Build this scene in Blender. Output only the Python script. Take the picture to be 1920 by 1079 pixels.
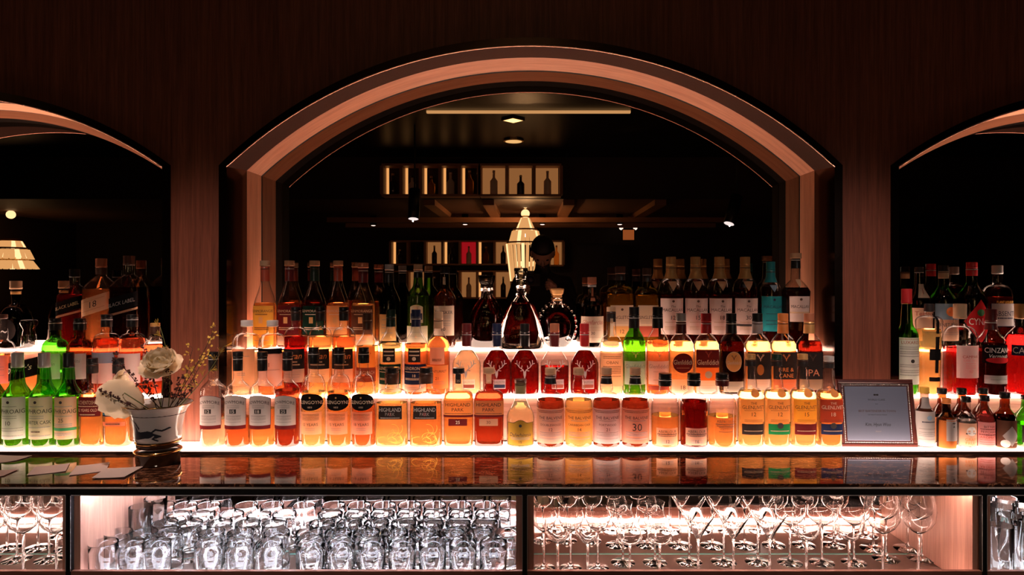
import bpy, math, random
from mathutils import Vector, Matrix
random.seed(7)
for _o in list(bpy.data.objects):
    bpy.data.objects.remove(_o)
C = bpy.context.scene.collection
PI = math.pi

# ------------------------------------------------------------------ camera, world, exposure
F, CX, CY, EYE = 1256.0, 995.0, 525.0, 1.45      # focal length in pixels, principal point, eye height
cam = bpy.data.cameras.new('camera')
cam.sensor_width = 36.0
cam.lens = F / 1920 * 36
cam.shift_x = -(CX - 960) / 1920
cam.shift_y = -(539.5 - CY) / 1920
cam.clip_start = 0.02
camo = bpy.data.objects.new('camera', cam)
C.objects.link(camo)
camo.location = (0, 0, EYE)
camo.rotation_euler = (PI / 2, 0, 0)
S = bpy.context.scene
S.camera = camo
w = bpy.data.worlds.new('world')
S.world = w
w.use_nodes = True
w.node_tree.nodes['Background'].inputs[0].default_value = (0.9, 0.6, 0.5, 1)
w.node_tree.nodes['Background'].inputs[1].default_value = 0.01
S.view_settings.view_transform = 'Standard'
S.view_settings.look = 'None'
S.view_settings.exposure = 0.25
S.view_settings.gamma = 1.0
S.view_settings.use_curve_mapping = False
S.cycles.max_bounces = 18
S.cycles.transmission_bounces = 16
S.cycles.glossy_bounces = 6
S.cycles.diffuse_bounces = 4
S.cycles.transparent_max_bounces = 32
S.cycles.sample_clamp_indirect = 25.0
S.cycles.blur_glossy = 0.5

SHELF_LIGHT = 14.5           # the frosted shelves over their LED panels
SHELF_COL = (1.0, 0.66, 0.51)
CAB_LIGHT = 9.0             # LED tapes behind the cabinet lips
CAB_TOP = 60.0               # LED tapes behind the cabinet top rails
SPOT_W = 25.0                # the two bar spotlights

# unseen downlights added over the counter to brighten counter, labels and caps
DOWN_W, DOWN_COL = 75.0, (1.0, 0.70, 0.58)
DOWN_POS = [(x, 1.25, 2.94) for x in (-1.95, -1.0, 0.0, 1.0, 1.95)]
for _p in DOWN_POS:
    _l = bpy.data.lights.new('added_downlight_beam', 'SPOT'); _l.energy = DOWN_W; _l.color = DOWN_COL
    _l.spot_size = math.radians(31); _l.spot_blend = 1.0; _l.shadow_soft_size = 0.03
    _o = bpy.data.objects.new('added_downlight_beam', _l); C.objects.link(_o); _o.location = (_p[0], _p[1], _p[2] - .03)
    _o.rotation_euler = (Vector((_p[0], 1.95, 1.08)) - Vector(_p)).to_track_quat('-Z', 'Y').to_euler()

def PX(x, d): return (x - CX) / F * d
def PZ(y, d): return EYE - (y - CY) / F * d

# ------------------------------------------------------------------ object helpers
def obj(name, verts, faces, mat, parent=None, smooth=True, uv=None):
    me = bpy.data.meshes.new(name)
    me.from_pydata([tuple(v) for v in verts], [], faces)
    if uv is not None:
        l = me.uv_layers.new(name='UVMap')
        for p in me.polygons:
            for li in p.loop_indices:
                l.data[li].uv = uv[me.loops[li].vertex_index]
    if smooth:
        me.polygons.foreach_set('use_smooth', [True] * len(me.polygons))
    me.materials.append(mat)
    me.update()
    o = bpy.data.objects.new(name, me)
    C.objects.link(o)
    if parent is not None:
        o.parent = parent
    return o

def root(name, loc, rz=0.0):
    o = bpy.data.objects.new(name, None)
    o.empty_display_size = 0.02
    C.objects.link(o)
    o.location = loc
    o.rotation_euler = (0, 0, rz)
    return o

def tag(o, label, cat, group=None):
    o['label'] = label
    o['category'] = cat
    if group:
        o['group'] = group
    return o

def struct(o, label=None):
    o['kind'] = 'structure'
    if label:
        o['label'] = label
        o['category'] = 'structure'
    return o

class MB:
    """collects shapes into one mesh"""
    def __init__(s): s.v, s.f = [], []
    def add(s, v, f):
        n = len(s.v); s.v += [tuple(a) for a in v]; s.f += [tuple(i + n for i in q) for q in f]
        return s
    def box(s, x0, x1, y0, y1, z0, z1):
        v = [(x, y, z) for x in (x0, x1) for y in (y0, y1) for z in (z0, z1)]
        return s.add(v, [(0, 1, 3, 2), (4, 6, 7, 5), (0, 4, 5, 1), (2, 3, 7, 6), (0, 2, 6, 4), (1, 5, 7, 3)])
    def bevbox(s, x0, x1, y0, y1, z0, z1, b):
        """box with the four front edges chamfered"""
        r = [[(x0, y1, z0), (x1, y1, z0), (x1, y1, z1), (x0, y1, z1)],
             [(x0, y0 + b, z0), (x1, y0 + b, z0), (x1, y0 + b, z1), (x0, y0 + b, z1)],
             [(x0 + b, y0, z0 + b), (x1 - b, y0, z0 + b), (x1 - b, y0, z1 - b), (x0 + b, y0, z1 - b)]]
        return s.loft(r, True, True)
    def loft(s, rings, c0=False, c1=False, closed=True):
        n = len(rings[0]); v = [p for r in rings for p in r]; f = []
        for i in range(len(rings) - 1):
            for j in range(n if closed else n - 1):
                k = (j + 1) % n
                f.append((i * n + j, i * n + k, (i + 1) * n + k, (i + 1) * n + j))
        if c0: f.append(tuple(range(n - 1, -1, -1)))
        if c1: f.append(tuple((len(rings) - 1) * n + j for j in range(n)))
        return s.add(v, f)
    def lathe(s, prof, N=24, c=(0, 0, 0), c0=True, c1=True):
        rings = [[(c[0] + r * math.cos(2 * PI * j / N), c[1] + r * math.sin(2 * PI * j / N), c[2] + z) for j in range(N)] for z, r in prof]
        return s.loft(rings, c0, c1)
    def tube(s, pts, r, N=6, r1=None):
        pts = [Vector(p) for p in pts]; rings = []; up = Vector((0.13, 0.27, 0.95))
        for i, p in enumerate(pts):
            t = (pts[min(i + 1, len(pts) - 1)] - pts[max(i - 1, 0)]).normalized()
            a = t.cross(up)
            if a.length < 1e-4: a = t.cross(Vector((1, 0, 0)))
            a.normalize(); b = t.cross(a)
            rr = r if r1 is None else r + (r1 - r) * i / max(1, len(pts) - 1)
            rings.append([p + a * (rr * math.cos(2 * PI * j / N)) + b * (rr * math.sin(2 * PI * j / N)) for j in range(N)])
        return s.loft(rings, True, True)
    def sphere(s, c, r, N=8, M=5, sq=(1, 1, 1)):
        prof = [(-math.cos(PI * (i + .15) / (M - 0.7)) if False else -math.cos(PI * i / M), math.sin(PI * i / M)) for i in range(M + 1)]
        rings = [[(c[0] + r * sq[0] * max(q, .02) * math.cos(2 * PI * j / N), c[1] + r * sq[1] * max(q, .02) * math.sin(2 * PI * j / N), c[2] + r * sq[2] * z) for j in range(N)] for z, q in prof]
        return s.loft(rings, True, True)
    def build(s, name, mat, parent=None, smooth=True, sharp=None):
        o = obj(name, s.v, s.f, mat, parent, smooth)
        if sharp:
            o.data.set_sharp_from_angle(angle=math.radians(sharp))
        return o

def sharp(o, deg=35):
    o.data.set_sharp_from_angle(angle=math.radians(deg))
    return o

# ------------------------------------------------------------------ materials
_mc = {}
def _new(name):
    m = bpy.data.materials.new(name); m.use_nodes = True
    nt = m.node_tree; nt.nodes.clear()
    out = nt.nodes.new('ShaderNodeOutputMaterial')
    return m, nt, out
def N(nt, kind, **kw):
    n = nt.nodes.new(kind)
    for k, v in kw.items():
        if k in n.inputs: n.inputs[k].default_value = v
        else: setattr(n, k, v)
    return n
def c4(c): return (c[0], c[1], c[2], 1)

def plain(name, col, rough=0.5, metal=0.0, bump=0.0, bscale=200, ior=1.45, spec=0.5):
    key = ('plain', name)
    if key in _mc: return _mc[key]
    m, nt, out = _new(name)
    p = N(nt, 'ShaderNodeBsdfPrincipled')
    p.inputs['Base Color'].default_value = c4(col); p.inputs['Roughness'].default_value = rough
    p.inputs['Metallic'].default_value = metal; p.inputs['IOR'].default_value = ior
    p.inputs['Specular IOR Level'].default_value = spec
    tc = N(nt, 'ShaderNodeTexCoord'); no = N(nt, 'ShaderNodeTexNoise'); no.inputs['Scale'].default_value = bscale
    nt.links.new(tc.outputs['Object'], no.inputs['Vector'])
    mr = N(nt, 'ShaderNodeMapRange'); mr.inputs[3].default_value = max(0, rough - .06); mr.inputs[4].default_value = min(1, rough + .06)
    nt.links.new(no.outputs[0], mr.inputs[0]); nt.links.new(mr.outputs[0], p.inputs['Roughness'])
    if bump:
        b = N(nt, 'ShaderNodeBump'); b.inputs['Strength'].default_value = bump; b.inputs['Distance'].default_value = .001
        nt.links.new(no.outputs[0], b.inputs['Height']); nt.links.new(b.outputs[0], p.inputs['Normal'])
    nt.links.new(p.outputs[0], out.inputs[0])
    _mc[key] = m
    return m

def emit(name, col, strength):
    key = ('emit', name)
    if key in _mc: return _mc[key]
    m, nt, out = _new(name)
    e = N(nt, 'ShaderNodeEmission'); e.inputs[0].default_value = c4(col); e.inputs[1].default_value = strength
    nt.links.new(e.outputs[0], out.inputs[0])
    _mc[key] = m
    return m

def wood(name, c_dark, c_light, rough=.42, uv=False, scale=(70, 70, 2.2), spec=.4):
    m, nt, out = _new(name)
    p = N(nt, 'ShaderNodeBsdfPrincipled'); p.inputs['Roughness'].default_value = rough
    p.inputs['Specular IOR Level'].default_value = spec
    tc = N(nt, 'ShaderNodeTexCoord'); mp = N(nt, 'ShaderNodeMapping')
    mp.inputs['Scale'].default_value = scale
    nt.links.new(tc.outputs['UV' if uv else 'Object'], mp.inputs[0])
    n1 = N(nt, 'ShaderNodeTexNoise'); n1.inputs['Scale'].default_value = 1.6; n1.inputs['Detail'].default_value = 6; n1.inputs['Roughness'].default_value = .65
    n2 = N(nt, 'ShaderNodeTexNoise'); n2.inputs['Scale'].default_value = 6; n2.inputs['Detail'].default_value = 3
    nt.links.new(mp.outputs[0], n1.inputs['Vector']); nt.links.new(mp.outputs[0], n2.inputs['Vector'])
    ad = N(nt, 'ShaderNodeMath', operation='ADD'); mu = N(nt, 'ShaderNodeMath', operation='MULTIPLY'); mu.inputs[1].default_value = .45
    nt.links.new(n2.outputs[0], mu.inputs[0]); nt.links.new(n1.outputs[0], ad.inputs[0]); nt.links.new(mu.outputs[0], ad.inputs[1])
    cr = N(nt, 'ShaderNodeValToRGB'); cr.color_ramp.elements[0].position = .45; cr.color_ramp.elements[0].color = c4(c_dark)
    cr.color_ramp.elements[1].position = .95; cr.color_ramp.elements[1].color = c4(c_light)
    nt.links.new(ad.outputs[0], cr.inputs[0]); nt.links.new(cr.outputs[0], p.inputs['Base Color'])
    b = N(nt, 'ShaderNodeBump'); b.inputs['Strength'].default_value = .12; b.inputs['Distance'].default_value = .0006
    nt.links.new(n2.outputs[0], b.inputs['Height']); nt.links.new(b.outputs[0], p.inputs['Normal'])
    nt.links.new(p.outputs[0], out.inputs[0])
    return m

def schlick(nt, f0=.04, power=5.0, top=1.0):
    lw = N(nt, 'ShaderNodeLayerWeight'); lw.inputs[0].default_value = .5
    pw = N(nt, 'ShaderNodeMath', operation='POWER'); pw.inputs[1].default_value = power
    nt.links.new(lw.outputs['Facing'], pw.inputs[0])
    ml = N(nt, 'ShaderNodeMath', operation='MULTIPLY_ADD'); ml.inputs[1].default_value = top - f0; ml.inputs[2].default_value = f0
    nt.links.new(pw.outputs[0], ml.inputs[0])
    return ml.outputs[0], lw.outputs['Facing']

def thin_glass(name, col, edge=.55, f0=.06, rough=.0):
    """bottle wall: a thin sheet that tints what is behind it and mirrors at grazing angles"""
    key = ('thin', name)
    if key in _mc: return _mc[key]
    m, nt, out = _new(name)
    fac, facing = schlick(nt, f0)
    pw = N(nt, 'ShaderNodeMath', operation='POWER'); pw.inputs[1].default_value = 2.2; nt.links.new(facing, pw.inputs[0])
    mx = N(nt, 'ShaderNodeMix', data_type='RGBA'); mx.inputs['A'].default_value = c4(col)
    mx.inputs['B'].default_value = c4([(a ** 2) * edge for a in col])
    nt.links.new(pw.outputs[0], mx.inputs['Factor'])
    t = N(nt, 'ShaderNodeBsdfTransparent'); nt.links.new(mx.outputs['Result'], t.inputs[0])
    g = N(nt, 'ShaderNodeBsdfGlossy'); g.inputs['Roughness'].default_value = rough
    s = N(nt, 'ShaderNodeMixShader'); nt.links.new(fac, s.inputs[0]); nt.links.new(t.outputs[0], s.inputs[1]); nt.links.new(g.outputs[0], s.inputs[2])
    nt.links.new(s.outputs[0], out.inputs[0])
    _mc[key] = m
    return m

def liquid_mat(name, col, haze=.16):
    key = ('liq', name)
    if key in _mc: return _mc[key]
    m, nt, out = _new(name)
    r = N(nt, 'ShaderNodeBsdfRefraction'); r.inputs['Color'].default_value = c4(col); r.inputs['IOR'].default_value = 1.34; r.inputs['Roughness'].default_value = 0.0
    tr = N(nt, 'ShaderNodeBsdfTranslucent'); tr.inputs[0].default_value = c4(col)
    s = N(nt, 'ShaderNodeMixShader'); s.inputs[0].default_value = haze
    nt.links.new(r.outputs[0], s.inputs[1]); nt.links.new(tr.outputs[0], s.inputs[2])
    nt.links.new(s.outputs[0], out.inputs[0])
    _mc[key] = m
    return m

def paper(col, trans=.42):
    key = ('paper', tuple(round(a, 3) for a in col), trans)
    if key in _mc: return _mc[key]
    m, nt, out = _new('label_paper')
    tc = N(nt, 'ShaderNodeTexCoord'); no = N(nt, 'ShaderNodeTexNoise'); no.inputs['Scale'].default_value = 400
    nt.links.new(tc.outputs['Object'], no.inputs['Vector'])
    mx = N(nt, 'ShaderNodeMix', data_type='RGBA'); mx.inputs['A'].default_value = c4([a * .93 for a in col]); mx.inputs['B'].default_value = c4(col)
    nt.links.new(no.outputs[0], mx.inputs['Factor'])
    d = N(nt, 'ShaderNodeBsdfDiffuse'); t = N(nt, 'ShaderNodeBsdfTranslucent')
    nt.links.new(mx.outputs['Result'], d.inputs[0]); nt.links.new(mx.outputs['Result'], t.inputs[0])
    s = N(nt, 'ShaderNodeMixShader'); s.inputs[0].default_value = trans
    nt.links.new(d.outputs[0], s.inputs[1]); nt.links.new(t.outputs[0], s.inputs[2])
    nt.links.new(s.outputs[0], out.inputs[0])
    _mc[key] = m
    return m

def ink(col):
    return plain('ink_%d_%d_%d' % tuple(int(a * 255) for a in col), col, .6)

def mirror_mat(name, col, rough=0.0):
    m, nt, out = _new(name)
    g = N(nt, 'ShaderNodeBsdfGlossy'); g.inputs['Color'].default_value = c4(col); g.inputs['Roughness'].default_value = rough
    nt.links.new(g.outputs[0], out.inputs[0])
    return m

def glass_mat(name, col=(1, 1, 1), ior=1.45):
    m, nt, out = _new(name)
    g = N(nt, 'ShaderNodeBsdfGlass'); g.inputs['Color'].default_value = c4(col); g.inputs['IOR'].default_value = ior; g.inputs['Roughness'].default_value = 0.0
    nt.links.new(g.outputs[0], out.inputs[0])
    return m

M = {}
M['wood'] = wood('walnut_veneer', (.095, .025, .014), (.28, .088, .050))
M['wood_arch'] = wood('walnut_veneer_lit', (.64, .255, .140), (.90, .41, .235), uv=True, scale=(2.2, 70, 1))  # same walnut, its colour brightened to carry the shelf light on this band
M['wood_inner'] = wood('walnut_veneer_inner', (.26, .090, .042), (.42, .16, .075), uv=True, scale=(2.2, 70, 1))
M['wood_pale'] = wood('pale_wood_panel', (.50, .22, .155), (.80, .42, .31), scale=(60, 60, 2))
M['riser'] = wood('shelf_riser_veneer', (.24, .11, .08), (.48, .26, .20), scale=(2, 60, 60))
M['bronze'] = plain('dark_polished_bronze', (.085, .048, .036), .16, 1.0, ior=1.5)
M['bronze_satin'] = plain('satin_bronze_lacquer', (.045, .020, .014), .6, .0, spec=.2)
M['bronze_dark'] = plain('dark_inner_lacquer', (.007, .004, .003), .5, .0, spec=.1)
M['trimline'] = plain('polished_copper_edge', (.75, .42, .33), .25, 1.0)
M['mirror'] = mirror_mat('bronze_tinted_mirror', (.30, .235, .20))
M['cabmirror'] = mirror_mat('cabinet_mirror', (.80, .74, .70), .015)
M['black'] = plain('black_lacquer', (.012, .011, .011), .35)
M['steel'] = plain('brushed_steel_edge', (.85, .80, .78), .5, .25)
M['shelf'] = emit('frosted_acrylic_lit', SHELF_COL, SHELF_LIGHT)
M['ceil'] = plain('dark_ceiling_lacquer', (.02, .014, .012), .35)
M['ceil_warm'] = plain('brown_ceiling_panel', (.16, .08, .05), .6)
M['roomwall'] = plain('dark_room_wall', (.045, .026, .019), .6)
M['floor'] = wood('dark_floor_boards', (.02, .011, .008), (.06, .035, .022), scale=(2, 50, 50))
M['brass'] = plain('warm_brass', (.83, .55, .22), .25, 1.0)
M['porcelain'] = plain('white_porcelain', (.80, .77, .76), .12)

def marble():
    m, nt, out = _new('polished_brown_marble')
    p = N(nt, 'ShaderNodeBsdfPrincipled'); p.inputs['Roughness'].default_value = .035; p.inputs['IOR'].default_value = 2.1
    tc = N(nt, 'ShaderNodeTexCoord'); mp = N(nt, 'ShaderNodeMapping'); mp.inputs['Scale'].default_value = (6, 18, 6)
    nt.links.new(tc.outputs['Object'], mp.inputs[0])
    n1 = N(nt, 'ShaderNodeTexNoise'); n1.inputs['Scale'].default_value = 2.2; n1.inputs['Detail'].default_value = 8; n1.inputs['Roughness'].default_value = .7; n1.inputs['Distortion'].default_value = 1.6
    nt.links.new(mp.outputs[0], n1.inputs['Vector'])
    cr = N(nt, 'ShaderNodeValToRGB'); e = cr.color_ramp.elements
    e[0].position = .35; e[0].color = (.012, .005, .004, 1); e[1].position = .75; e[1].color = (.16, .06, .03, 1)
    q = e.new(.52); q.color = (.05, .018, .010, 1); q = e.new(.56); q.color = (.34, .15, .08, 1); q = e.new(.60); q.color = (.06, .022, .012, 1)
    nt.links.new(n1.outputs[0], cr.inputs[0]); nt.links.new(cr.outputs[0], p.inputs['Base Color'])
    b = N(nt, 'ShaderNodeBump'); b.inputs['Strength'].default_value = .05; b.inputs['Distance'].default_value = .0008
    nt.links.new(n1.outputs[0], b.inputs['Height']); nt.links.new(b.outputs[0], p.inputs['Normal'])
    nt.links.new(p.outputs[0], out.inputs[0])
    return m
M['marble'] = marble()

# ------------------------------------------------------------------ key dimensions (metres, y = distance from the camera)
D_WALL, D_MIR = 2.05, 2.295
Z_COUNTER, Z1 = 0.946, 0.955
D_S1, D_S2, D_S3 = 1.93, 2.045, 2.13
Z2, Z3 = PZ(744, D_S2), PZ(656, D_S3)
Z_CEIL = 2.95
# ------------------------------------------------------------------ the room shell
XL, XR, YB, YF = -8.0, 8.0, -7.2, 2.5
struct(MB().box(XL, XR, YB, YF, -.06, 0).build('floor', M['floor'], smooth=False), 'dark wooden floor behind the bar')
struct(MB().box(XL, XR, -3.7, YF, Z_CEIL, Z_CEIL + .05).build('ceiling', M['ceil'], smooth=False), 'black lacquered ceiling above the bar')
struct(MB().box(XL - .06, XL, YB, YF, 0, Z_CEIL).build('wall_left', M['roomwall'], smooth=False), 'dark side wall on the left')
struct(MB().box(XR, XR + .06, YB, YF, 0, Z_CEIL).build('wall_right', M['roomwall'], smooth=False), 'dark side wall on the right')
struct(MB().box(XL, XR, YB - .06, YB, 0, Z_CEIL).build('wall_rear', M['roomwall'], smooth=False), 'dark rear wall of the lounge, seen in the mirror')
struct(MB().box(XL, XR, YF, YF + .06, 0, Z_CEIL).build('wall_behind', M['black'], smooth=False), 'structural wall behind the mirrors')

# ---- niche outlines: half width, springing height, apex height, depth for every edge of the stepped frame
def edge(x, ys, ya, d): return [-PX(x, d), PZ(ys, d), PZ(ya, d), d]
EDGES = [edge(410, 310, 70, D_WALL - .004), edge(425, 313, 86, D_WALL - .004), edge(463, 320, 108, 2.18), edge(490, 330, 132, 2.215),
         edge(492, 331, 134.5, 2.222), edge(517, 340, 152, 2.235)]
EDGES.append(EDGES[-1][:3] + [D_MIR])
SIDE_HW, SIDE_APEX = .699, PZ(165, D_WALL)
NICHES = [('center', 0.0, [list(e) for e in EDGES])]
for nm, sx in (('left', -1), ('right', 1)):
    NICHES.append((nm, sx * 1.80, [[SIDE_HW - (EDGES[0][0] - e[0]) + g, e[1], SIDE_APEX - (EDGES[0][2] - e[2]) + g, e[3]] for e, g in zip(EDGES, (0, 0, .008, .024, .026, .030, .030))]))

def arc_pts(hw, zs, za, n=48):
    h = za - zs; R = (hw * hw + h * h) / (2 * h); zc = za - R; a = math.asin(min(1, hw / R))
    return [(R * math.sin(-a + 2 * a * i / n), zc + R * math.cos(-a + 2 * a * i / n)) for i in range(n + 1)]

def wall_panel(x0, x1, niche):
    """one veneer panel of the wall, from counter to ceiling, cut out round a niche"""
    m = MB(); zb, zt = Z_COUNTER, Z_CEIL; y0, y1 = D_WALL, D_WALL + .02
    def col(a, za, b, zb_):
        v = [(a, y0, za), (b, y0, zb_), (b, y0, zt), (a, y0, zt), (a, y1, za), (b, y1, zb_), (b, y1, zt), (a, y1, zt)]
        m.add(v, [(0, 1, 2, 3), (5, 4, 7, 6), (1, 0, 4, 5)])
    cx, e = niche[1], niche[2][0]
    lo, hi = cx - e[0], cx + e[0]
    if x0 < lo: col(x0, zb, lo, zb)
    pts = [(cx + p[0], p[1]) for p in arc_pts(e[0], e[1], e[2])]
    for p, q in zip(pts, pts[1:]):
        if q[0] <= x0 or p[0] >= x1: continue
        col(p[0], p[1], q[0], q[1])
    if hi < x1: col(hi, zb, x1, zb)
    return m
wl = struct(root('wall_front', (0, 0, 0)), 'walnut veneered bar wall with three arched niches')
for (x0, x1), n in (((-1.102, 1.102), NICHES[0]), ((-2.6, -1.104), NICHES[1]), ((1.104, 2.6), NICHES[2])):
    wall_panel(x0, x1, n).build('veneer_panel', M['wood'], wl, smooth=False)
for sx in (-1, 1):
    a, b = sorted((sx * 2.602, sx * 8.0))
    MB().box(a, b, D_WALL, D_WALL + .02, Z_COUNTER, Z_CEIL).build('veneer_panel', M['wood'], wl, smooth=False)

def strip_loft(e0, e1, cx, zbase, jamb):
    """surface between two edges of the frame: the arch, or one jamb"""
    if jamb == 0:
        a = arc_pts(e0[0], e0[1], e0[2]); b = arc_pts(e1[0], e1[1], e1[2])
        v, uv, f, L = [], [], [], 0
        for i in range(len(a)):
            if i: L += math.hypot(a[i][0] - a[i - 1][0], a[i][1] - a[i - 1][1])
            v += [(cx + a[i][0], e0[3], a[i][1]), (cx + b[i][0], e1[3], b[i][1])]
            uv += [(L, 0), (L, .05)]
        f = [(2 * i, 2 * i + 1, 2 * i + 3, 2 * i + 2) for i in range(len(a) - 1)]
    else:
        v = [(cx + jamb * e0[0], e0[3], zbase), (cx + jamb * e1[0], e1[3], zbase), (cx + jamb * e1[0], e1[3], e1[1]), (cx + jamb * e0[0], e0[3], e0[1])]
        uv = [(0, 0), (0, .05), (.85, .05), (.85, 0)]
        f = [(0, 1, 2, 3) if jamb < 0 else (3, 2, 1, 0)]
    return v, f, uv

for k, (nm, cx, E) in enumerate(NICHES):
    fr = root('trim_%d' % (k + 1), (0, 0, 0))
    struct(fr, {'center': 'stepped copper and walnut frame of the big middle arch', 'left': 'stepped arch frame of the niche cut off at the left', 'right': 'stepped arch frame of the niche cut off at the right'}[nm])
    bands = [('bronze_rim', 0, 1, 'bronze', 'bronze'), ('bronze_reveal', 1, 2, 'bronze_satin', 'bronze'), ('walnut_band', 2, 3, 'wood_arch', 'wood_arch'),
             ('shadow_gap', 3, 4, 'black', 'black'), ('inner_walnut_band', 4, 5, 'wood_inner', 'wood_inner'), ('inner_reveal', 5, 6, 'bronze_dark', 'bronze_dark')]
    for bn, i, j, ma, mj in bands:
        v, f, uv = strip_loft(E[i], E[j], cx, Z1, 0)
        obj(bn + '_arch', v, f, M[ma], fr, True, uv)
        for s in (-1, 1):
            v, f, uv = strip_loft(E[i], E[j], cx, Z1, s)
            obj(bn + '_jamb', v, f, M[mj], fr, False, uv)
    # outer return of the rim onto the wall
    e = list(E[0]); e2 = list(E[0]); e2[3] = D_WALL + .001
    v, f, uv = strip_loft(e, e2, cx, Z1, 0); obj('rim_edge_arch', v, f, M['bronze'], fr, True, uv)
    for s in (-1, 1):
        v, f, uv = strip_loft(e, e2, cx, Z1, s); obj('rim_edge_jamb', v, f, M['bronze'], fr, False, uv)
    pts = [(cx + p[0], E[1][3] - .001, p[1]) for p in arc_pts(E[1][0], E[1][1], E[1][2])]
    MB().tube(pts, .0028, 6).build('copper_edge', M['trimline'], fr)
    # the mirror itself, arched
    e = E[6]; a = arc_pts(e[0] + .01, e[1], e[2] + .006)
    v = [(cx + p[0], D_MIR + .002, p[1]) for p in a] + [(cx + p[0], D_MIR + .002, Z1) for p in a]
    n = len(a)
    mo = obj('mirror', v, [(i, i + n, i + n + 1, i + 1) for i in range(n - 1)], M['mirror'], None, False)
    tag(mo, {'center': 'bronze tinted mirror filling the big middle arch', 'left': 'bronze tinted mirror in the left arched niche', 'right': 'bronze tinted mirror in the right arched niche'}[nm], 'mirror', 'niche mirrors')
    # lit shelves in the niche
    hw2, hw3 = E[2][0] - .004, E[2][0] - .006
    sh = root('lit_shelf', (cx, D_S2, Z1))
    MB().box(-hw2, hw2, 0, .115, Z2 - Z1 - .005, Z2 - Z1).build('acrylic_top', M['shelf'], sh, smooth=False)
    MB().box(-hw2, hw2, .012, .03, 0.001, Z2 - Z1 - .006).build('riser', M['riser'], sh, smooth=False)
    tag(sh, 'glowing middle shelf step in the %s niche' % nm, 'shelf', 'glowing shelf steps')
    sh = root('lit_shelf', (cx, D_S3, Z1))
    pts = [(-hw3, 0), (hw3, 0), (hw3, .048), (E[4][0] - .008, .086), (E[6][0] - .002, .140), (-E[6][0] + .002, .140), (-E[4][0] + .008, .086), (-hw3, .048)]
    t = MB(); t.loft([[(x, y, Z3 - Z1 - .005) for x, y in pts], [(x, y, Z3 - Z1) for x, y in pts]], True, True)
    t.build('acrylic_top', M['shelf'], sh, smooth=False)
    MB().box(-hw3, hw3, .012, .03, Z2 - Z1 + .001, Z3 - Z1 - .006).build('riser', M['riser'], sh, smooth=False)
    tag(sh, 'glowing top shelf step in the %s niche' % nm, 'shelf', 'glowing shelf steps')

# ---- the long front shelf of light and the marble counter
fs = root('lit_front_shelf', (0, D_S1, Z_COUNTER))
MB().box(-2.6, 2.6, .003, D_WALL - .006 - D_S1, .0072, Z1 - Z_COUNTER).build('acrylic_top', M['shelf'], fs, smooth=False)
MB().box(-2.6, 2.6, 0, D_WALL - .006 - D_S1, .0003, .007).build('base_rail', M['bronze_satin'], fs, smooth=False)
MB().box(-2.6, 2.6, 0, .0028, .007, Z1 - Z_COUNTER - .0002).build('edge_trim', M['bronze_satin'], fs, smooth=False)
tag(fs, 'long glowing front shelf running along the marble counter', 'shelf')
ct = root('bar_counter', (0, 1.652, Z_COUNTER - .033))
MB().bevbox(-2.7, 2.7, 0, .40, .0245, .033, .002).build('marble_top', M['marble'], ct, smooth=False)
MB().box(-2.7, 2.7, .004, .39, .0235, .0243).build('steel_strip', M['steel'], ct, smooth=False)
MB().box(-2.7, 2.7, -.003, .006, .0218, .0244).build('steel_edge', M['steel'], ct, smooth=False)
tag(ct, 'polished dark brown marble back bar counter', 'counter')

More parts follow.
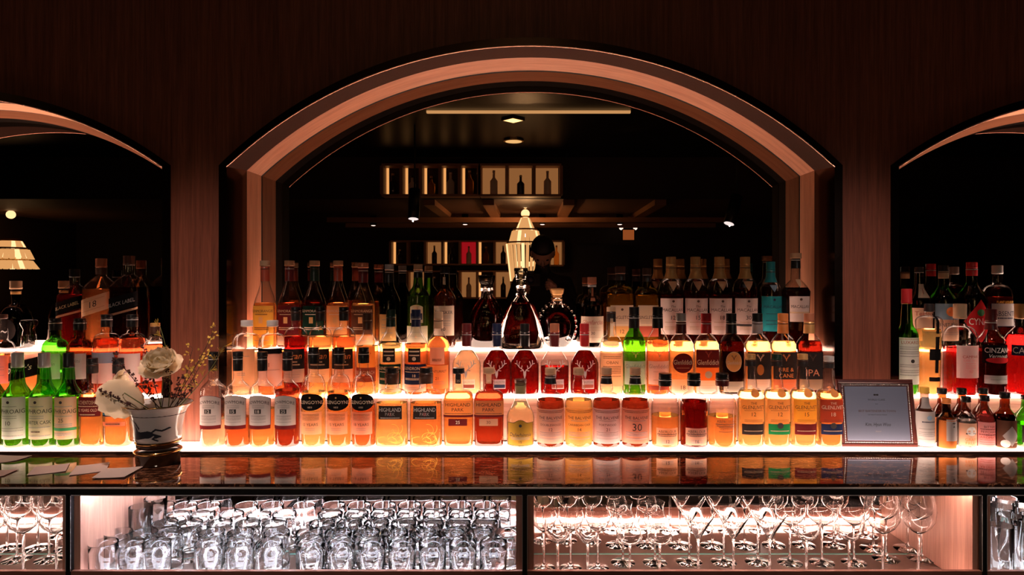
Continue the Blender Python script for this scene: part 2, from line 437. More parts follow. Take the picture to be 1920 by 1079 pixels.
# ---- cabinets below the counter: every unit is mirror backed, with an LED tape behind its front lip
XD = [-2.45, PX(128, 1.70), PX(984, 1.70), PX(1846, 1.70), 2.45]
Z_OPEN, Z_LIP, Z_SH, D_BACK = PZ(930, 1.70), PZ(1072, 1.70), .655, 1.94
cab_labels = ['stemware cabinet at the far left under the counter', 'open cabinet full of tumblers left of the middle post',
              'open cabinet of stemmed glasses right of the middle post', 'highball glass cabinet at the far right under the counter']
M['lip'] = wood('brown_stone_lip', (.22, .075, .05), (.50, .22, .16), scale=(4, 60, 60))
M['shelfglass'] = plain('smoked_green_glass_shelf', (.26, .16, .13), .07, ior=1.6)
M['shelfedge'] = plain('green_glass_edge', (.25, .52, .46), .1)
for i in range(4):
    x0, x1 = XD[i] + .0068, XD[i + 1] - .0068
    cb = root('glass_cabinet', ((x0 + x1) / 2, 1.70, 0)); h = (x1 - x0) / 2
    tag(cb, cab_labels[i], 'cabinet', 'back bar cabinets')
    col = [(1, .74, .66), (.86, .86, 1), (1, .68, .58), (.84, .90, 1)][i]
    tape = emit('led_tape_%d' % i, col, CAB_LIGHT * (1, 2.0, 1.25, 1.6)[i])
    MB().box(-h, h, D_BACK - 1.70, D_BACK - 1.70 + .008, Z_SH - .02, Z_OPEN + .02).build('mirror_back', M['cabmirror'], cb, smooth=False)
    for s in (-1, 1):
        a, b = sorted((s * (h - .016), s * h))
        MB().box(a, b, .012, D_BACK - 1.70 - .001, Z_SH - .02, Z_OPEN + .018).build('side_panel', M['wood_pale'], cb, smooth=False)
    MB().box(-h + .017, h - .017, .014, D_BACK - 1.70 - .004, Z_SH - .006, Z_SH).build('glass_shelf', M['shelfglass'], cb, smooth=False)
    MB().box(-h + .017, h - .017, D_BACK - 1.70 - .0035, D_BACK - 1.70 - .001, Z_SH - .006, Z_SH + .0012).build('shelf_edge', M['shelfedge'], cb, smooth=False)
    MB().box(-h, h, 0.0, .011, 0.08, Z_LIP).build('front_lip', M['lip'], cb, smooth=False)
    MB().box(-h + .02, h - .02, .0125, .019, Z_SH + .004, Z_SH + .022).build('led_tape', tape, cb, smooth=False)
    MB().box(-h + .02, h - .02, .0175, .0215, Z_OPEN + .001, Z_OPEN + .0115).build('led_tape', emit('led_tape_top_%d' % i, [(1, .72, .62), (.84, .87, 1), (1, .66, .55), (.86, .90, 1)][i], CAB_TOP * (1, 1.9, 1.1, 1.6)[i]), cb, smooth=False)
    MB().box(-h, h, .002, .016, Z_OPEN, Z_COUNTER - .0105).build('top_rail', M['black'], cb, smooth=False)
    MB().box(-h, h, .0005, .0018, Z_OPEN - .0008, Z_OPEN + .0010).build('steel_line', M['steel'], cb, smooth=False)
    MB().box(-h, h, .05, .24, .02, Z_SH - .03).build('carcass', M['black'], cb, smooth=False)
    MB().box(-h, h, .018, D_BACK - 1.70 + .006, Z_OPEN + .014, Z_COUNTER - .0105).build('top_panel', M['black'], cb, smooth=False)
for i in (1, 2, 3):
    p = root('cabinet_post', (XD[i], 1.70, 0))
    MB().box(-.0066, .0066, -.001, .03, 0, Z_COUNTER - .0105).build('post', M['black'], p, smooth=False)
    for s in (-1, 1):
        MB().box(s * .0062 - .0006, s * .0062 + .0006, -.0016, -.0010, Z_LIP, Z_OPEN).build('steel_line', M['steel'], p, smooth=False)
    tag(p, ['black post at the far left end of the cabinets', 'black post left of the tumbler cabinet', 'black post in the middle between tumblers and stemmed glasses',
            'black post right of the stemmed glass cabinet', 'black post at the far right end of the cabinets'][i], 'post', 'cabinet posts')
# ------------------------------------------------------------------ lettering
_tm = {}
def text_mesh(s, shear=0.0, bold=0.0):
    """flat outline of a word: verts (x, y) with cap height 1 centred on 0, and faces"""
    key = (s, shear, bold)
    if key in _tm: return _tm[key]
    cu = bpy.data.curves.new('t', 'FONT'); cu.body = s; cu.align_x = 'CENTER'; cu.resolution_u = 2; cu.shear = shear; cu.offset = bold
    o = bpy.data.objects.new('t', cu); C.objects.link(o)
    dg = bpy.context.evaluated_depsgraph_get()
    me = bpy.data.meshes.new_from_object(o.evaluated_get(dg))
    v = [(p.co.x / .70, (p.co.y - .35) / .70) for p in me.vertices]; f = [tuple(p.vertices) for p in me.polygons]
    bpy.data.objects.remove(o); bpy.data.curves.remove(cu); bpy.data.meshes.remove(me)
    if v:
        cx = (max(a for a, b in v) + min(a for a, b in v)) / 2
        v = [(a - cx, b) for a, b in v]
    _tm[key] = (v, f)
    return _tm[key]

# ------------------------------------------------------------------ bottle shapes
# sh0/sh1: shoulder start and end, rn: neck radius at the bottom, rt: at the top, all relative to height / half width
ST = {
 'bow':   dict(sh0=.60, sh1=.72, rn=.37, rt=.35, curve='ogee', cap=(.95, .42), sleeve=(.80, .945, .40)),
 'goyne': dict(sh0=.55, sh1=.73, rn=.40, rt=.38, curve='dome', cap=(.955, .44), sleeve=(.845, .95, .47)),
 'hp12':  dict(sh0=.60, sh1=.73, rn=.44, rt=.40, curve='dome', n=3.2, dr=.62, taper=1.06, cap=(.935, .42), sleeve=(.80, .93, .46)),
 'hp25':  dict(sh0=.615, sh1=.72, rn=.36, rt=.36, curve='dome', n=4.0, dr=.58, cap=(.93, .40), sleeve=None),
 'dalw':  dict(sh0=.42, sh1=.76, rn=.38, rt=.36, curve='ogee', cap=(.95, .44), sleeve=(.79, .945, .42)),
 'balv':  dict(sh0=.53, sh1=.69, rn=.46, rt=.36, curve='dome', cap=(.915, .40), sleeve=(.80, .89, .40), bulge=1),
 'aber':  dict(sh0=.50, sh1=.745, rn=.44, rt=.42, curve='dome', cap=(.93, .46), sleeve=(.83, .92, .48)),
 'livet': dict(sh0=.53, sh1=.635, rn=.52, rt=.38, curve='dome', n=2.6, dr=.85, cap=(.94, .40), sleeve=(.87, .935, .42)),
 'laph':  dict(sh0=.53, sh1=.70, rn=.50, rt=.42, curve='ogee', cap=(.845, .43), sleeve=None),
 'auch':  dict(sh0=.53, sh1=.64, rn=.38, rt=.36, curve='dome', n=3.0, dr=.75, cap=(.94, .40), sleeve=(.83, .935, .42)),
 'mora':  dict(sh0=.47, sh1=.77, rn=.37, rt=.35, curve='bell', cap=(.94, .43), sleeve=(.765, .93, .39)),
 'maca':  dict(sh0=.60, sh1=.77, rn=.42, rt=.40, curve='dome', taper=.93, cap=(.905, .41), sleeve=(.76, .90, .42)),
 'fidd':  dict(sh0=.60, sh1=.735, rn=.48, rt=.44, curve='slope', n=2.5, dr=.9, cap=(.90, .45), sleeve=(.76, .895, .46)),
 'fid18': dict(sh0=.62, sh1=.75, rn=.44, rt=.40, curve='slope', n=3.6, dr=.75, cap=(.90, .42), sleeve=(.755, .895, .43)),
 'dalm':  dict(sh0=.42, sh1=.71, rn=.31, rt=.31, curve='ogee', dr=.62, n=2.5, cap=(.88, .33), sleeve=(.68, .875, .34)),
 'arran': dict(sh0=.63, sh1=.77, rn=.40, rt=.35, curve='dome', cap=(.955, .42), sleeve=(.845, .95, .42)),
 'dron':  dict(sh0=.58, sh1=.78, rn=.42, rt=.37, curve='ogee', cap=(.91, .40), sleeve=(.80, .905, .41)),
 'frost': dict(sh0=.64, sh1=.83, rn=.42, rt=.40, curve='dome', cap=(.92, .42), sleeve=None),
 'oban':  dict(sh0=.48, sh1=.68, rn=.44, rt=.38, curve='dome', n=2.6, dr=.8, cap=(.95, .40), sleeve=(.83, .945, .42)),
 'jw':    dict(sh0=.66, sh1=.80, rn=.36, rt=.36, curve='slope', n=7.0, dr=.95, cap=(.90, .38), sleeve=(.82, .895, .38)),
 'wine':  dict(sh0=.55, sh1=.76, rn=.40, rt=.36, curve='bell', cap=(.93, .42), sleeve=(.78, .925, .40)),
 'round': dict(sh0=.46, sh1=.70, rn=.34, rt=.32, curve='dome', cap=(.90, .36), sleeve=(.80, .89, .36)),
 'ball':  dict(sh0=.30, sh1=.66, rn=.24, rt=.26, curve='dome', cap=(.88, .34), sleeve=(.80, .85, .28)),
 'talis': dict(sh0=.60, sh1=.74, rn=.42, rt=.38, curve='slope', n=2.3, cap=(.92, .42), sleeve=None),
 'blad':  dict(sh0=.62, sh1=.76, rn=.44, rt=.34, curve='ogee', cap=(.93, .40), sleeve=(.84, .925, .40)),
 'single':dict(sh0=.66, sh1=.76, rn=.38, rt=.34, curve='dome', n=3.5, dr=.5, cap=(.91, .38), sleeve=(.83, .905, .34)),
 'farc':  dict(sh0=.58, sh1=.74, rn=.36, rt=.34, curve='dome', cap=(.90, .40), sleeve=(.86, .895, .38)),
 'rare':  dict(sh0=.60, sh1=.72, rn=.36, rt=.30, curve='slope', cap=(.945, .40), sleeve=(.84, .94, .32), taper=.85),
 'mini':  dict(sh0=.55, sh1=.74, rn=.46, rt=.42, curve='ogee', cap=(.90, .50), sleeve=None),
 'fernet':dict(sh0=.56, sh1=.78, rn=.36, rt=.33, curve='ogee', cap=(.93, .36), sleeve=(.84, .925, .37)),
 'campk': dict(sh0=.60, sh1=.76, rn=.40, rt=.40, curve='dome', n=2.2, cap=(.84, .40), sleeve=None),
 'campa': dict(sh0=.62, sh1=.74, rn=.42, rt=.38, curve='slope', n=2.2, cap=(.84, .42), sleeve=None),
 'cinz':  dict(sh0=.60, sh1=.78, rn=.42, rt=.34, curve='ogee', cap=(.86, .38), sleeve=(.76, .855, .38)),
 'luxa':  dict(sh0=.555, sh1=.68, rn=.52, rt=.42, curve='ogee', cap=(.86, .46), sleeve=None),
 'germ':  dict(sh0=.80, sh1=.87, rn=.34, rt=.30, curve='dome', n=2.0, taper=.78, cap=(.915, .38), sleeve=None, flute=10),
 'absin': dict(sh0=.62, sh1=.77, rn=.36, rt=.34, curve='dome', n=2.6, cap=(.90, .40), sleeve=None),
 'stop':  dict(sh0=.46, sh1=.60, rn=.44, rt=.40, curve='dome', cap=(.80, .42), sleeve=None, stopper=1),
}
LIQ = {'pale': (.99, .84, .62), 'gold': (.97, .75, .41), 'amber': (.95, .62, .30), 'copper': (.84, .42, .20), 'rust': (.60, .20, .11),
       'red': (.44, .055, .045), 'dark': (.25, .05, .03), 'deep': (.11, .018, .013), 'campari': (.54, .065, .062), 'green': (.62, .80, .16), 'clear': (.98, .96, .95), 'pink': (.95, .35, .33)}
for k, c in LIQ.items():
    liquid_mat('liquid_' + k, c, .08 if k in ('dark', 'deep', 'clear', 'red') else .12)
GLS = {'clear': (.97, .96, .955), 'green': (.20, .62, .10), 'dgreen': (.16, .34, .06), 'brown': (.42, .15, .06), 'black': (.05, .025, .02), 'olive': (.55, .50, .16), 'smoke': (.30, .22, .18)}
for k, c in GLS.items():
    thin_glass('bottle_glass_' + k, c, .28 if k == 'clear' else .5)
K = dict(black=(.012, .011, .012), white=(.80, .76, .74), cream=(.80, .66, .50), cork=(.52, .30, .17), gold=(.78, .43, .16), maroon=(.14, .020, .022), red=(.55, .030, .035),
         navy=(.020, .028, .075), teal=(.03, .30, .34), orange=(.80, .26, .07), brown=(.10, .045, .030), olive=(.30, .24, .11), green=(.02, .22, .07), dgreen=(.015, .045, .03),
         yellow=(.86, .50, .08), peach=(.85, .52, .36), pink=(.80, .42, .42), grey=(.36, .33, .33), silver=(.60, .58, .58), copper=(.60, .22, .12), tan=(.60, .40, .25),
         sky=(.30, .46, .62), amberp=(.85, .48, .18), cream_pinklit=(.90, .72, .66), rust=(.42, .085, .05), coal=(.035, .028, .028))
METAL = {'gold': 1, 'copper': 1, 'silver': 1}
def capmat(c): return plain('cap_' + c, K[c], .32 if c not in ('cork', 'tan') else .8, .25 if c in METAL else 0.0)

class Shape:
    """outline of one bottle: height H, half width R; sections are superellipses"""
    def __init__(s, st, H, R):
        s.H, s.R, s.st = H, R, st
        n, dr, tp = st.get('n', 2.0), st.get('dr', 1.0), st.get('taper', 1.0)
        P = []   # (z, half width, half depth, exponent)
        sh0, sh1, rn, rt = st['sh0'], st['sh1'], st['rn'], st['rt']
        def body(z):
            k = tp + (1 - tp) * min(1, z / sh0); return R * k
        for z, k in ((0, .86), (.006, .95), (.02, .99), (.035, 1.0)):
            b = body(z) * k; P.append((z * H, b, b * dr, n))
        for i in range(1, 6):
            z = .035 + (sh0 - .035) * i / 5; b = body(z); P.append((z * H, b, b * dr, n))
        cv = st['curve']
        for i in range(1, 11):
            t = i / 10
            if cv == 'ogee': c = .5 * (1 + math.cos(PI * t))
            elif cv == 'dome': c = math.sqrt(max(0, 1 - t ** 2.2)) if t < .94 else max(0, (1 - t) * 2.2)
            elif cv == 'bell': c = (1 - t) * .55 + .45 * .5 * (1 + math.cos(PI * t))
            else: c = 1 - t * t * .35 - t * .65
            hw = R * (rn + (1 - rn) * c); rr = c
            hd = R * (rn + (dr - rn) * c) if dr > rn else R * (dr + (rn - dr) * (1 - c))
            P.append(((sh0 + (sh1 - sh0) * t) * H, hw, hd, 2 + (n - 2) * c))
        top = st['cap'][0]
        for i in range(1, 5):
            t = i / 4; r = R * (rn + (rt - rn) * t)
            if st.get('bulge'): r = R * (rt + (rn - rt) * (1 - t) ** 1 + .05 * math.sin(PI * min(1, t * 1.6)))
            r = min(r, R * 1.0); P.append(((sh1 + (top - sh1) * t) * H, r, r, 2))
        s.P = P
    def at(s, z):
        P = s.P
        if z <= P[0][0]: return P[0][1:]
        for a, b in zip(P, P[1:]):
            if z <= b[0]:
                t = (z - a[0]) / max(1e-9, b[0] - a[0]); return tuple(a[i] + (b[i] - a[i]) * t for i in (1, 2, 3))
        return P[-1][1:]
    @staticmethod
    def unit(th, n):
        c, q = abs(math.cos(th)), abs(math.sin(th)); r = (c ** n + q ** n) ** (-1 / n)
        return r * math.cos(th), r * math.sin(th)
    def ring(s, z, off=0.0, N=32, prof=None):
        hw, hd, n = prof or s.at(z); fl = s.st.get('flute')
        out = []
        for j in range(N):
            th = -PI / 2 + 2 * PI * (j + .5) / N; x, y = s.unit(th, n); k = 1.0
            if fl and z > .1 * s.H and z < s.st['sh0'] * s.H: k = 1 - .05 * abs(math.sin(fl * th / 2))
            out.append(((hw + off) * x * k, (hd + off) * y * k, z))
        return out
    def wrap(s, zc, off=.0006):
        """returns f(u, z): u metres along the surface from the front centre line, and f.arc(x): arc length for a front-view x"""
        hw, hd, n = s.at(zc); tab = []; L = 0; prev = None
        for i in range(61):
            th = -PI / 2 + (PI / 2) * 1.15 * i / 60; x, y = s.unit(th, n); p = (hw * x, hd * y)
            if prev: L += math.hypot(p[0] - prev[0], p[1] - prev[1])
            tab.append((L, th, p[0])); prev = p
        def theta(u):
            a = abs(u)
            for q, r in zip(tab, tab[1:]):
                if a <= r[0]:
                    t = (a - q[0]) / max(1e-9, r[0] - q[0]); th = q[1] + (r[1] - q[1]) * t; break
            else: th = tab[-1][1]
            return th if u >= 0 else -PI - th
        def f(u, z, o=off):
            w, d, m = s.at(z); x, y = s.unit(theta(u), m)
            return ((w + o) * x, (d + o) * y, z)
        def arc(x):
            for q, r in zip(tab, tab[1:]):
                if x <= r[2]: return q[0] + (r[0] - q[0]) * (x - q[2]) / max(1e-9, r[2] - q[2])
            return tab[52][0]
        f.arc = arc
        return f

def patch(f, u0, u1, zb, zt, nu=14, nz=5):
    """grid on the bottle; zb / zt are functions of s in [-1, 1]"""
    v, q = [], []
    for i in range(nu + 1):
        s_ = -1 + 2 * i / nu; u = u0 + (u1 - u0) * i / nu; a, b = zb(s_), zt(s_)
        for j in range(nz + 1): v.append(f(u, a + (b - a) * j / nz))
    for i in range(nu):
        for j in range(nz):
            a = i * (nz + 1) + j; q.append((a, a + nz + 1, a + nz + 2, a + 1))
    return v, q

STAG = [[(0, -1), (-.14, -.55), (-.2, -.15), (0, -.05), (.2, -.15), (.14, -.55), (0, -1)]]
def stag_strokes():
    L = []
    for s in (-1, 1):
        L += [[(s * .12, -.1), (s * .35, .05), (s * .62, .25), (s * .85, .55), (s * .95, .95)], [(s * .62, .25), (s * .62, .6), (s * .55, .85)], [(s * .85, .55), (s * 1.12, .62)],
              [(s * .35, .05), (s * .28, .42)], [(s * .2, -.12), (s * .48, -.18)]]
    L += [[(-.12, -.1), (-.1, -.6), (0, -.95), (.1, -.6), (.12, -.1)], [(-.06, -.2), (0, -.75), (.06, -.2)]]
    return L
def strokes(f, L, u, z, sx, sz, wd, off):
    v, q = [], []
    for line in L:
        for (a, b), (c, d) in zip(line, line[1:]):
            dx, dz = (c - a) * sx, (d - b) * sz; n = math.hypot(dx, dz) or 1; px, pz = -dz / n * wd / 2, dx / n * wd / 2
            i = len(v)
            v += [f(u + a * sx + px, z + b * sz + pz, off), f(u + a * sx - px, z + b * sz - pz, off), f(u + c * sx - px, z + d * sz - pz, off), f(u + c * sx + px, z + d * sz + pz, off)]
            q.append((i, i + 1, i + 2, i + 3))
    return v, q

TIER = {1: (1.995, Z1), 2: (2.086, Z2), 3: (2.185, Z3)}
GROUP = {1: 'bottles on the front shelf', 2: 'bottles on the middle step', 3: 'bottles on the top step'}

def put_label(parent, shp, yz, lab):
    """lab: dict(y=(top, bottom) in photo pixels, w=share of half width, col, shape, t=[...])"""
    z1, z0 = yz(lab['y'][0]), yz(lab['y'][1]); zc = (z0 + z1) / 2; h = z1 - z0
    f = shp.wrap(zc); hw = shp.at(zc)[0]
    if lab.get('cyl'):
        zl = .2 * shp.H; f0 = shp.wrap(zl); hw = shp.at(zl)[0]
        def f(u, z, o=.0006):
            a = f0(u, zl, o); return (a[0], a[1], z)
        f.arc = f0.arc
    W = f.arc(lab.get('w', .9) * hw); u0 = lab.get('u', 0.0) * hw
    sl = lab.get('slope', 0.0); kind = lab.get('shape', 'rect')
    if kind == 'rect': zb, zt = (lambda s: z0 + sl * s * h), (lambda s: z1 + sl * s * h)
    elif kind == 'arch': zb, zt = (lambda s: z0), (lambda s: z1 - .12 * h * s * s)
    elif kind == 'peak': zb, zt = (lambda s: z0), (lambda s: z1 - .12 * h + .12 * h * max(0, math.cos(s * PI * 1.2)) if abs(s) < .45 else z1 - .12 * h)
    elif kind == 'oval': zb, zt = (lambda s: zc - h / 2 * math.sqrt(max(0, 1 - s * s))), (lambda s: zc + h / 2 * math.sqrt(max(0, 1 - s * s)))
    elif kind == 'tri': zb, zt = (lambda s: z0 + h * abs(s)), (lambda s: z1 + .0001)
    elif kind == 'diam': zb, zt = (lambda s: zc - h / 2 * (1 - abs(s))), (lambda s: zc + h / 2 * (1 - abs(s)))
    nu = 22 if kind in ('oval', 'peak', 'arch') else 14
    lo = None
    if lab.get('col') is not None:
        v, q = patch(lambda u, z: f(u + u0, z, lab.get('off', .0006)), -W, W, zb, zt, nu)
        lo = obj('label', v, q, paper(K[lab['col']], lab.get('tr', .42 if sum(K[lab['col']]) > .8 else .12)), parent)
    host = lo or parent
    if lab.get('border'):
        v, q = patch(lambda u, z: f(u + u0, z, .0004), -W * 1.05, W * 1.05, lambda s: zb(s) - .0012, lambda s: zt(s) + .0012, nu)
        obj('label_border', v, q, paper(K[lab['border']], .1), host)
    byc = {}
    for t in lab.get('t', []):
        col = t[4] if len(t) > 4 else 'black'; kindn = {'-': 'fine_print', '=': 'printed_bar', 'STAG': 'stag_emblem', 'DOT': 'emblem', 'SWIRL': 'embossed_swirls', 'RING': 'embossed_seal'}.get(t[0], 'lettering')
        v, q = byc.setdefault((kindn, col) if kindn == 'fine_print' else (kindn, col, len(byc)), ([], [])); n = len(v)
        zt_ = z0 + h * t[1]
        if t[0] == '-':            # a line of fine print
            cw = 2 * W * t[3] / 2; hh = h * t[2] / 2; k = max(4, int(cw * 2 / .004))
            rs = random.Random(int(zt_ * 1e6))
            x = -cw
            while x < cw:
                l = rs.uniform(.0012, .0042); x2 = min(cw, x + l); i = len(v)
                v += [f(u0 + a, b, .0010) for a, b in ((x, zt_ - hh + sl * h * x / W), (x2, zt_ - hh + sl * h * x2 / W), (x2, zt_ + hh + sl * h * x2 / W), (x, zt_ + hh + sl * h * x / W))]
                q.append((i, i + 1, i + 2, i + 3)); x = x2 + .0006
        elif t[0] == '=':          # a solid rule or box
            cw = W * t[3]; hh = h * t[2] / 2; nn = 24
            for k in range(nn):
                a, b = -cw + 2 * cw * k / nn, -cw + 2 * cw * (k + 1) / nn; i = len(v)
                v += [f(u0 + x, z, .0009) for x, z in ((a, zt_ - hh), (b, zt_ - hh), (b, zt_ + hh), (a, zt_ + hh))]
                q.append((i, i + 1, i + 2, i + 3))
        elif t[0] == 'STAG':
            a, b = strokes(f, stag_strokes(), u0, zt_, W * t[3], h * t[2], t[5] if len(t) > 5 else .0011, .0013); i = len(v)
            v += a; q += [tuple(k + i for k in g) for g in b]
        elif t[0] in ('SWIRL', 'RING'):
            if t[0] == 'RING': Ls = [[(math.cos(2 * PI * k / 24), math.sin(2 * PI * k / 24)) for k in range(25)]]
            else:
                rr_ = random.Random(5); Ls = []
                for _k in range(9):
                    ax, az, aw, ah, a0 = rr_.uniform(-.6, .6), rr_.uniform(-.7, .7), rr_.uniform(.3, .6), rr_.uniform(.3, .7), rr_.uniform(0, 6.28)
                    Ls.append([(ax + aw * math.cos(a0 + g * .3) * (1 - g * .03), az + ah * math.sin(a0 + g * .3) * (1 - g * .03)) for g in range(12)])
            a, b = strokes(f, Ls, u0, zt_, W * t[3], h * t[2], .0009, .0009); i = len(v)
            v += a; q += [tuple(k + i for k in g) for g in b]
        elif t[0] == 'DOT':
            i = len(v); nn = 16; v.append(f(u0, zt_, .0012))
            for k in range(nn): v.append(f(u0 + h * t[2] * math.cos(2 * PI * k / nn), zt_ + h * t[2] * math.sin(2 * PI * k / nn), .0012))
            q += [(i, i + 1 + k, i + 1 + (k + 1) % nn) for k in range(nn)]
        else:
            tv, tf = text_mesh(t[0], .25 if len(t) > 5 and t[5] == 'i' else 0, 0)
            ch = h * t[2]; tw = max(a for a, b in tv) - min(a for a, b in tv); sx = ch
            if tw * sx > 2 * W * t[3]: sx = 2 * W * t[3] / tw
            bend = t[6] if len(t) > 6 else 0
            i = len(v)
            v += [f(u0 + a * sx, zt_ + b * ch + sl * h * a * sx / W - bend * h * (a * sx / W) ** 2, .0011) for a, b in tv]; q += [tuple(k + i for k in g) for g in tf]
    for key, (v, q) in byc.items():
        o = obj(key[0], v, q, ink(K[key[1]]), host, False)
        if key[0] in ('fine_print', 'lettering', 'embossed_swirls'): o['kind'] = 'stuff'
    return lo

def bottle(x, wpx, ytop, tier, style, label, liq='amber', fill=.62, glass='clear', cap='black', sleeve=None, labels=(), group=None, dd=0.0, name='whisky_bottle', N_=32, cat='bottle', xoff=0):
    d, zs = TIER[tier]; d += dd
    st = ST[style]; R = wpx / 2 / F * d; H = PZ(ytop, d) - zs
    shp = Shape(st, H, R)
    r = root(name, (PX(x, d), d, zs))
    tag(r, label, cat, group or GROUP[tier])
    # glass wall
    zt = st['cap'][0] * H
    zz = [p[0] for p in shp.P]
    m = MB(); m.loft([shp.ring(p[0], 0, N_, p[1:]) for p in shp.P], True, False)
    m.build('glass_wall', _mc[('thin', 'bottle_glass_' + glass)], r)
    # liquid, inside the wall
    if liq:
        zf = fill * H; t = .0016; rings = []
        zl = [.0035, .006, .010] + [z for z in zz if .012 < z < zf - .002] + [zf]
        for z in zl:
            hw, hd, n = shp.at(z); rings.append(shp.ring(z, -t, N_, (hw, hd, n)))
        rings[0] = [(a * .97, b * .97, c) for a, b, c in rings[0]]
        m = MB(); m.loft(rings, True, True)
        sharp(m.build('liquid', _mc[('liq', 'liquid_' + liq)], r), 50)
    # cap and neck sleeve
    c0, cr = st['cap']
    cm = _mc[('thin', 'bottle_glass_clear')] if st.get('stopper') else capmat(cap); rc = cr * R; z0, z1 = c0 * H, H
    if st.get('stopper'):
        m = MB(); m.lathe([(z0 - .003, rc * .8), (z0 + .002, rc * .85), (z0 + (z1 - z0) * .35, rc * .72), (z0 + (z1 - z0) * .75, rc * 1.15), (z1 - .002, rc * 1.1), (z1, rc * .95)], 20)
    else:
        m = MB(); m.lathe([(z0 - .001, rc * .9), (z0, rc), (z0 + .0008, rc * 1.02), (z0 + (z1 - z0) * .2, rc * 1.02), (z0 + (z1 - z0) * .24, rc * .98), (z1 - .0015, rc * 1.0), (z1 - .0003, rc * .95), (z1, rc * .85)], 20)
    sharp(m.build('cap', cm, r), 40)
    sl = st.get('sleeve')
    if sleeve and sl:
        a, b, sr = sl; rb = shp.at(a * H)[0] + .0005
        m = MB(); m.lathe([(a * H, max(rb, sr * R * .98)), ((a + (b - a) * .5) * H, max(sr * R, shp.at((a + b) / 2 * H)[0] + .0005)), (b * H, max(sr * R * .97, shp.at(b * H)[0] + .0006)), (b * H + .0008, sr * R * .85)], 20, c0=False)
        m.build('neck_sleeve', capmat(sleeve), r)
        m = MB(); zb = (a + (b - a) * .82) * H; m.lathe([(zb, sr * R * 1.012), (zb + .0012, sr * R * 1.025), (zb + .0024, sr * R * 1.012)], 20, c0=False, c1=False)
        m.build('sleeve_band', capmat('silver' if sleeve in ('navy', 'black', 'maroon', 'red') else 'brown'), r)
    dfront = d - shp.at(.3 * H)[1]
    yz = lambda y: PZ(y, dfront) - zs
    for lab in labels:
        put_label(r, shp, yz, lab)
    return r
# ------------------------------------------------------------------ the bottles
def L(y0, y1, w, col, t=(), shape='rect', **k):
    d = dict(y=(y0, y1), w=w, col=col, t=list(t), shape=shape); d.update(k); return d
def fine(*zs, w=.6, col='grey', h=.018): return [('-', z, h, w, col) for z in zs]

# ---- front shelf, middle: from left to right
for x, num, fill, liq, what in ((400, '12', .29, 'pale', 'nearly a quarter full of pale whisky'), (446, '15', .31, 'copper', 'a third full of reddish whisky'),
                                (492, '18', .40, 'amber', 'under half full'), (539, '25', .60, 'rust', 'full of dark red whisky')):
    bottle(x, 45, 660, 1, 'bow', 'long necked bottle with arched pale label numbered %s, %s' % (num, what), liq, fill, cap='black', sleeve='black',
           group='four bottles with arched pale labels',
           labels=[L(743, 799, .86, 'white', [('BOWMORE', .80, .105, .92, 'coal', 'b', .10), ('=', .475, .15, .26, 'black'), (num, .475, .105, .3, 'white', 'b')] + fine(.68, .63, .59, w=.5) + fine(.33, .29, .24, .20, .12, w=.6), 'arch', border='maroon'),
                   L(799, 806, .86, 'maroon')])
for x, txt, fill, liq, what in ((588, '12 YEARS', .555, 'gold', 'clear golden whisky'), (636, '15 YEARS', .555, 'amber', 'amber whisky'), (682, '18 YEARS', .42, 'copper', 'reddish whisky')):
    bottle(x, 44, 652, 1, 'goyne', 'bottle with black oval label above paper label reading %s, %s' % (txt, what), liq, fill, cap='black', sleeve='black', group='bottles with black oval labels',
           labels=[L(712, 728, .42, None, [('RING', .5, .5, 1, 'tan'), ('RING', .5, .36, .72, 'tan')], u=-.1), L(739, 771, .93, 'black', [('GLENGOYNE', .50, .20, .93, 'cream', 'b', .06), ('1833', .20, .10, .3, 'cream'), ('DOT', .76, .05, 1, 'gold')], 'oval'),
                   L(774, 816, .84, 'peach', [(txt, .45, .125, .72, 'coal', 'b')] + fine(.90, .85, .78, .72, .66, w=.75, col='brown', h=.022) + fine(.27, .2, w=.4), tr=.55)])
for x, num, liq, what in ((735, '12', 'gold', 'golden'), (799, '18', 'amber', 'amber')):
    bottle(x, 58, 689, 1, 'hp12', 'squat embossed %s bottle with small black label marked %s' % (what, num), liq, .555, cap='black', sleeve='brown', group='squat embossed bottles',
           labels=[L(762, 787, .72, 'coal', [('HIGHLAND', .72, .30, .92, 'silver', 'b'), ('PARK', .38, .25, .40, 'grey', 'b'), (num, .38, .25, .1, 'red'), ('-', .1, .08, .8, 'grey')]), L(792, 834, .85, None, [('SWIRL', .5, .5, 1, 'yellow')])])
for x, num, liq, strip, tcol, what in ((860, '25', 'amber', 'maroon', 'cream', 'dark number strip'), (917, '30', 'rust', 'tan', 'brown', 'tan number strip')):
    bottle(x, 55, 690, 1, 'hp25', 'flat rectangular whisky bottle with cork stopper and %s %s' % (what, num), liq, .69, cap='cork' if num == '30' else 'black', group='flat rectangular bottles',
           labels=[L(752, 779, .985, 'amberp', [('HIGHLAND', .72, .24, .74, 'black', 'b'), ('PARK', .38, .24, .42, 'black', 'b'), ('-', .10, .05, .8, 'brown')], tr=.6),
                   L(779, 783, .985, 'maroon'), L(786, 799, .62, strip, [(num, .5, .45, .25, tcol)]),
                   L(695, 721, .5, 'coal' if num == '25' else 'tan', [(num, .2, .18, .8, 'cream')])])
bottle(976, 52, 711, 1, 'dalw', 'small bell shaped bottle with yellow label numbered 15', 'pale', .66, cap='brown', sleeve='olive',
       labels=[L(789, 836, .86, 'yellow', [('Dalwhinnie', .42, .15, .8, 'brown', 'i'), ('15', .13, .10, .3, 'brown'), ('DOT', .78, .06, 1, 'coal')] + fine(.30, .24, w=.7), 'peak', border='coal', tr=.6)])
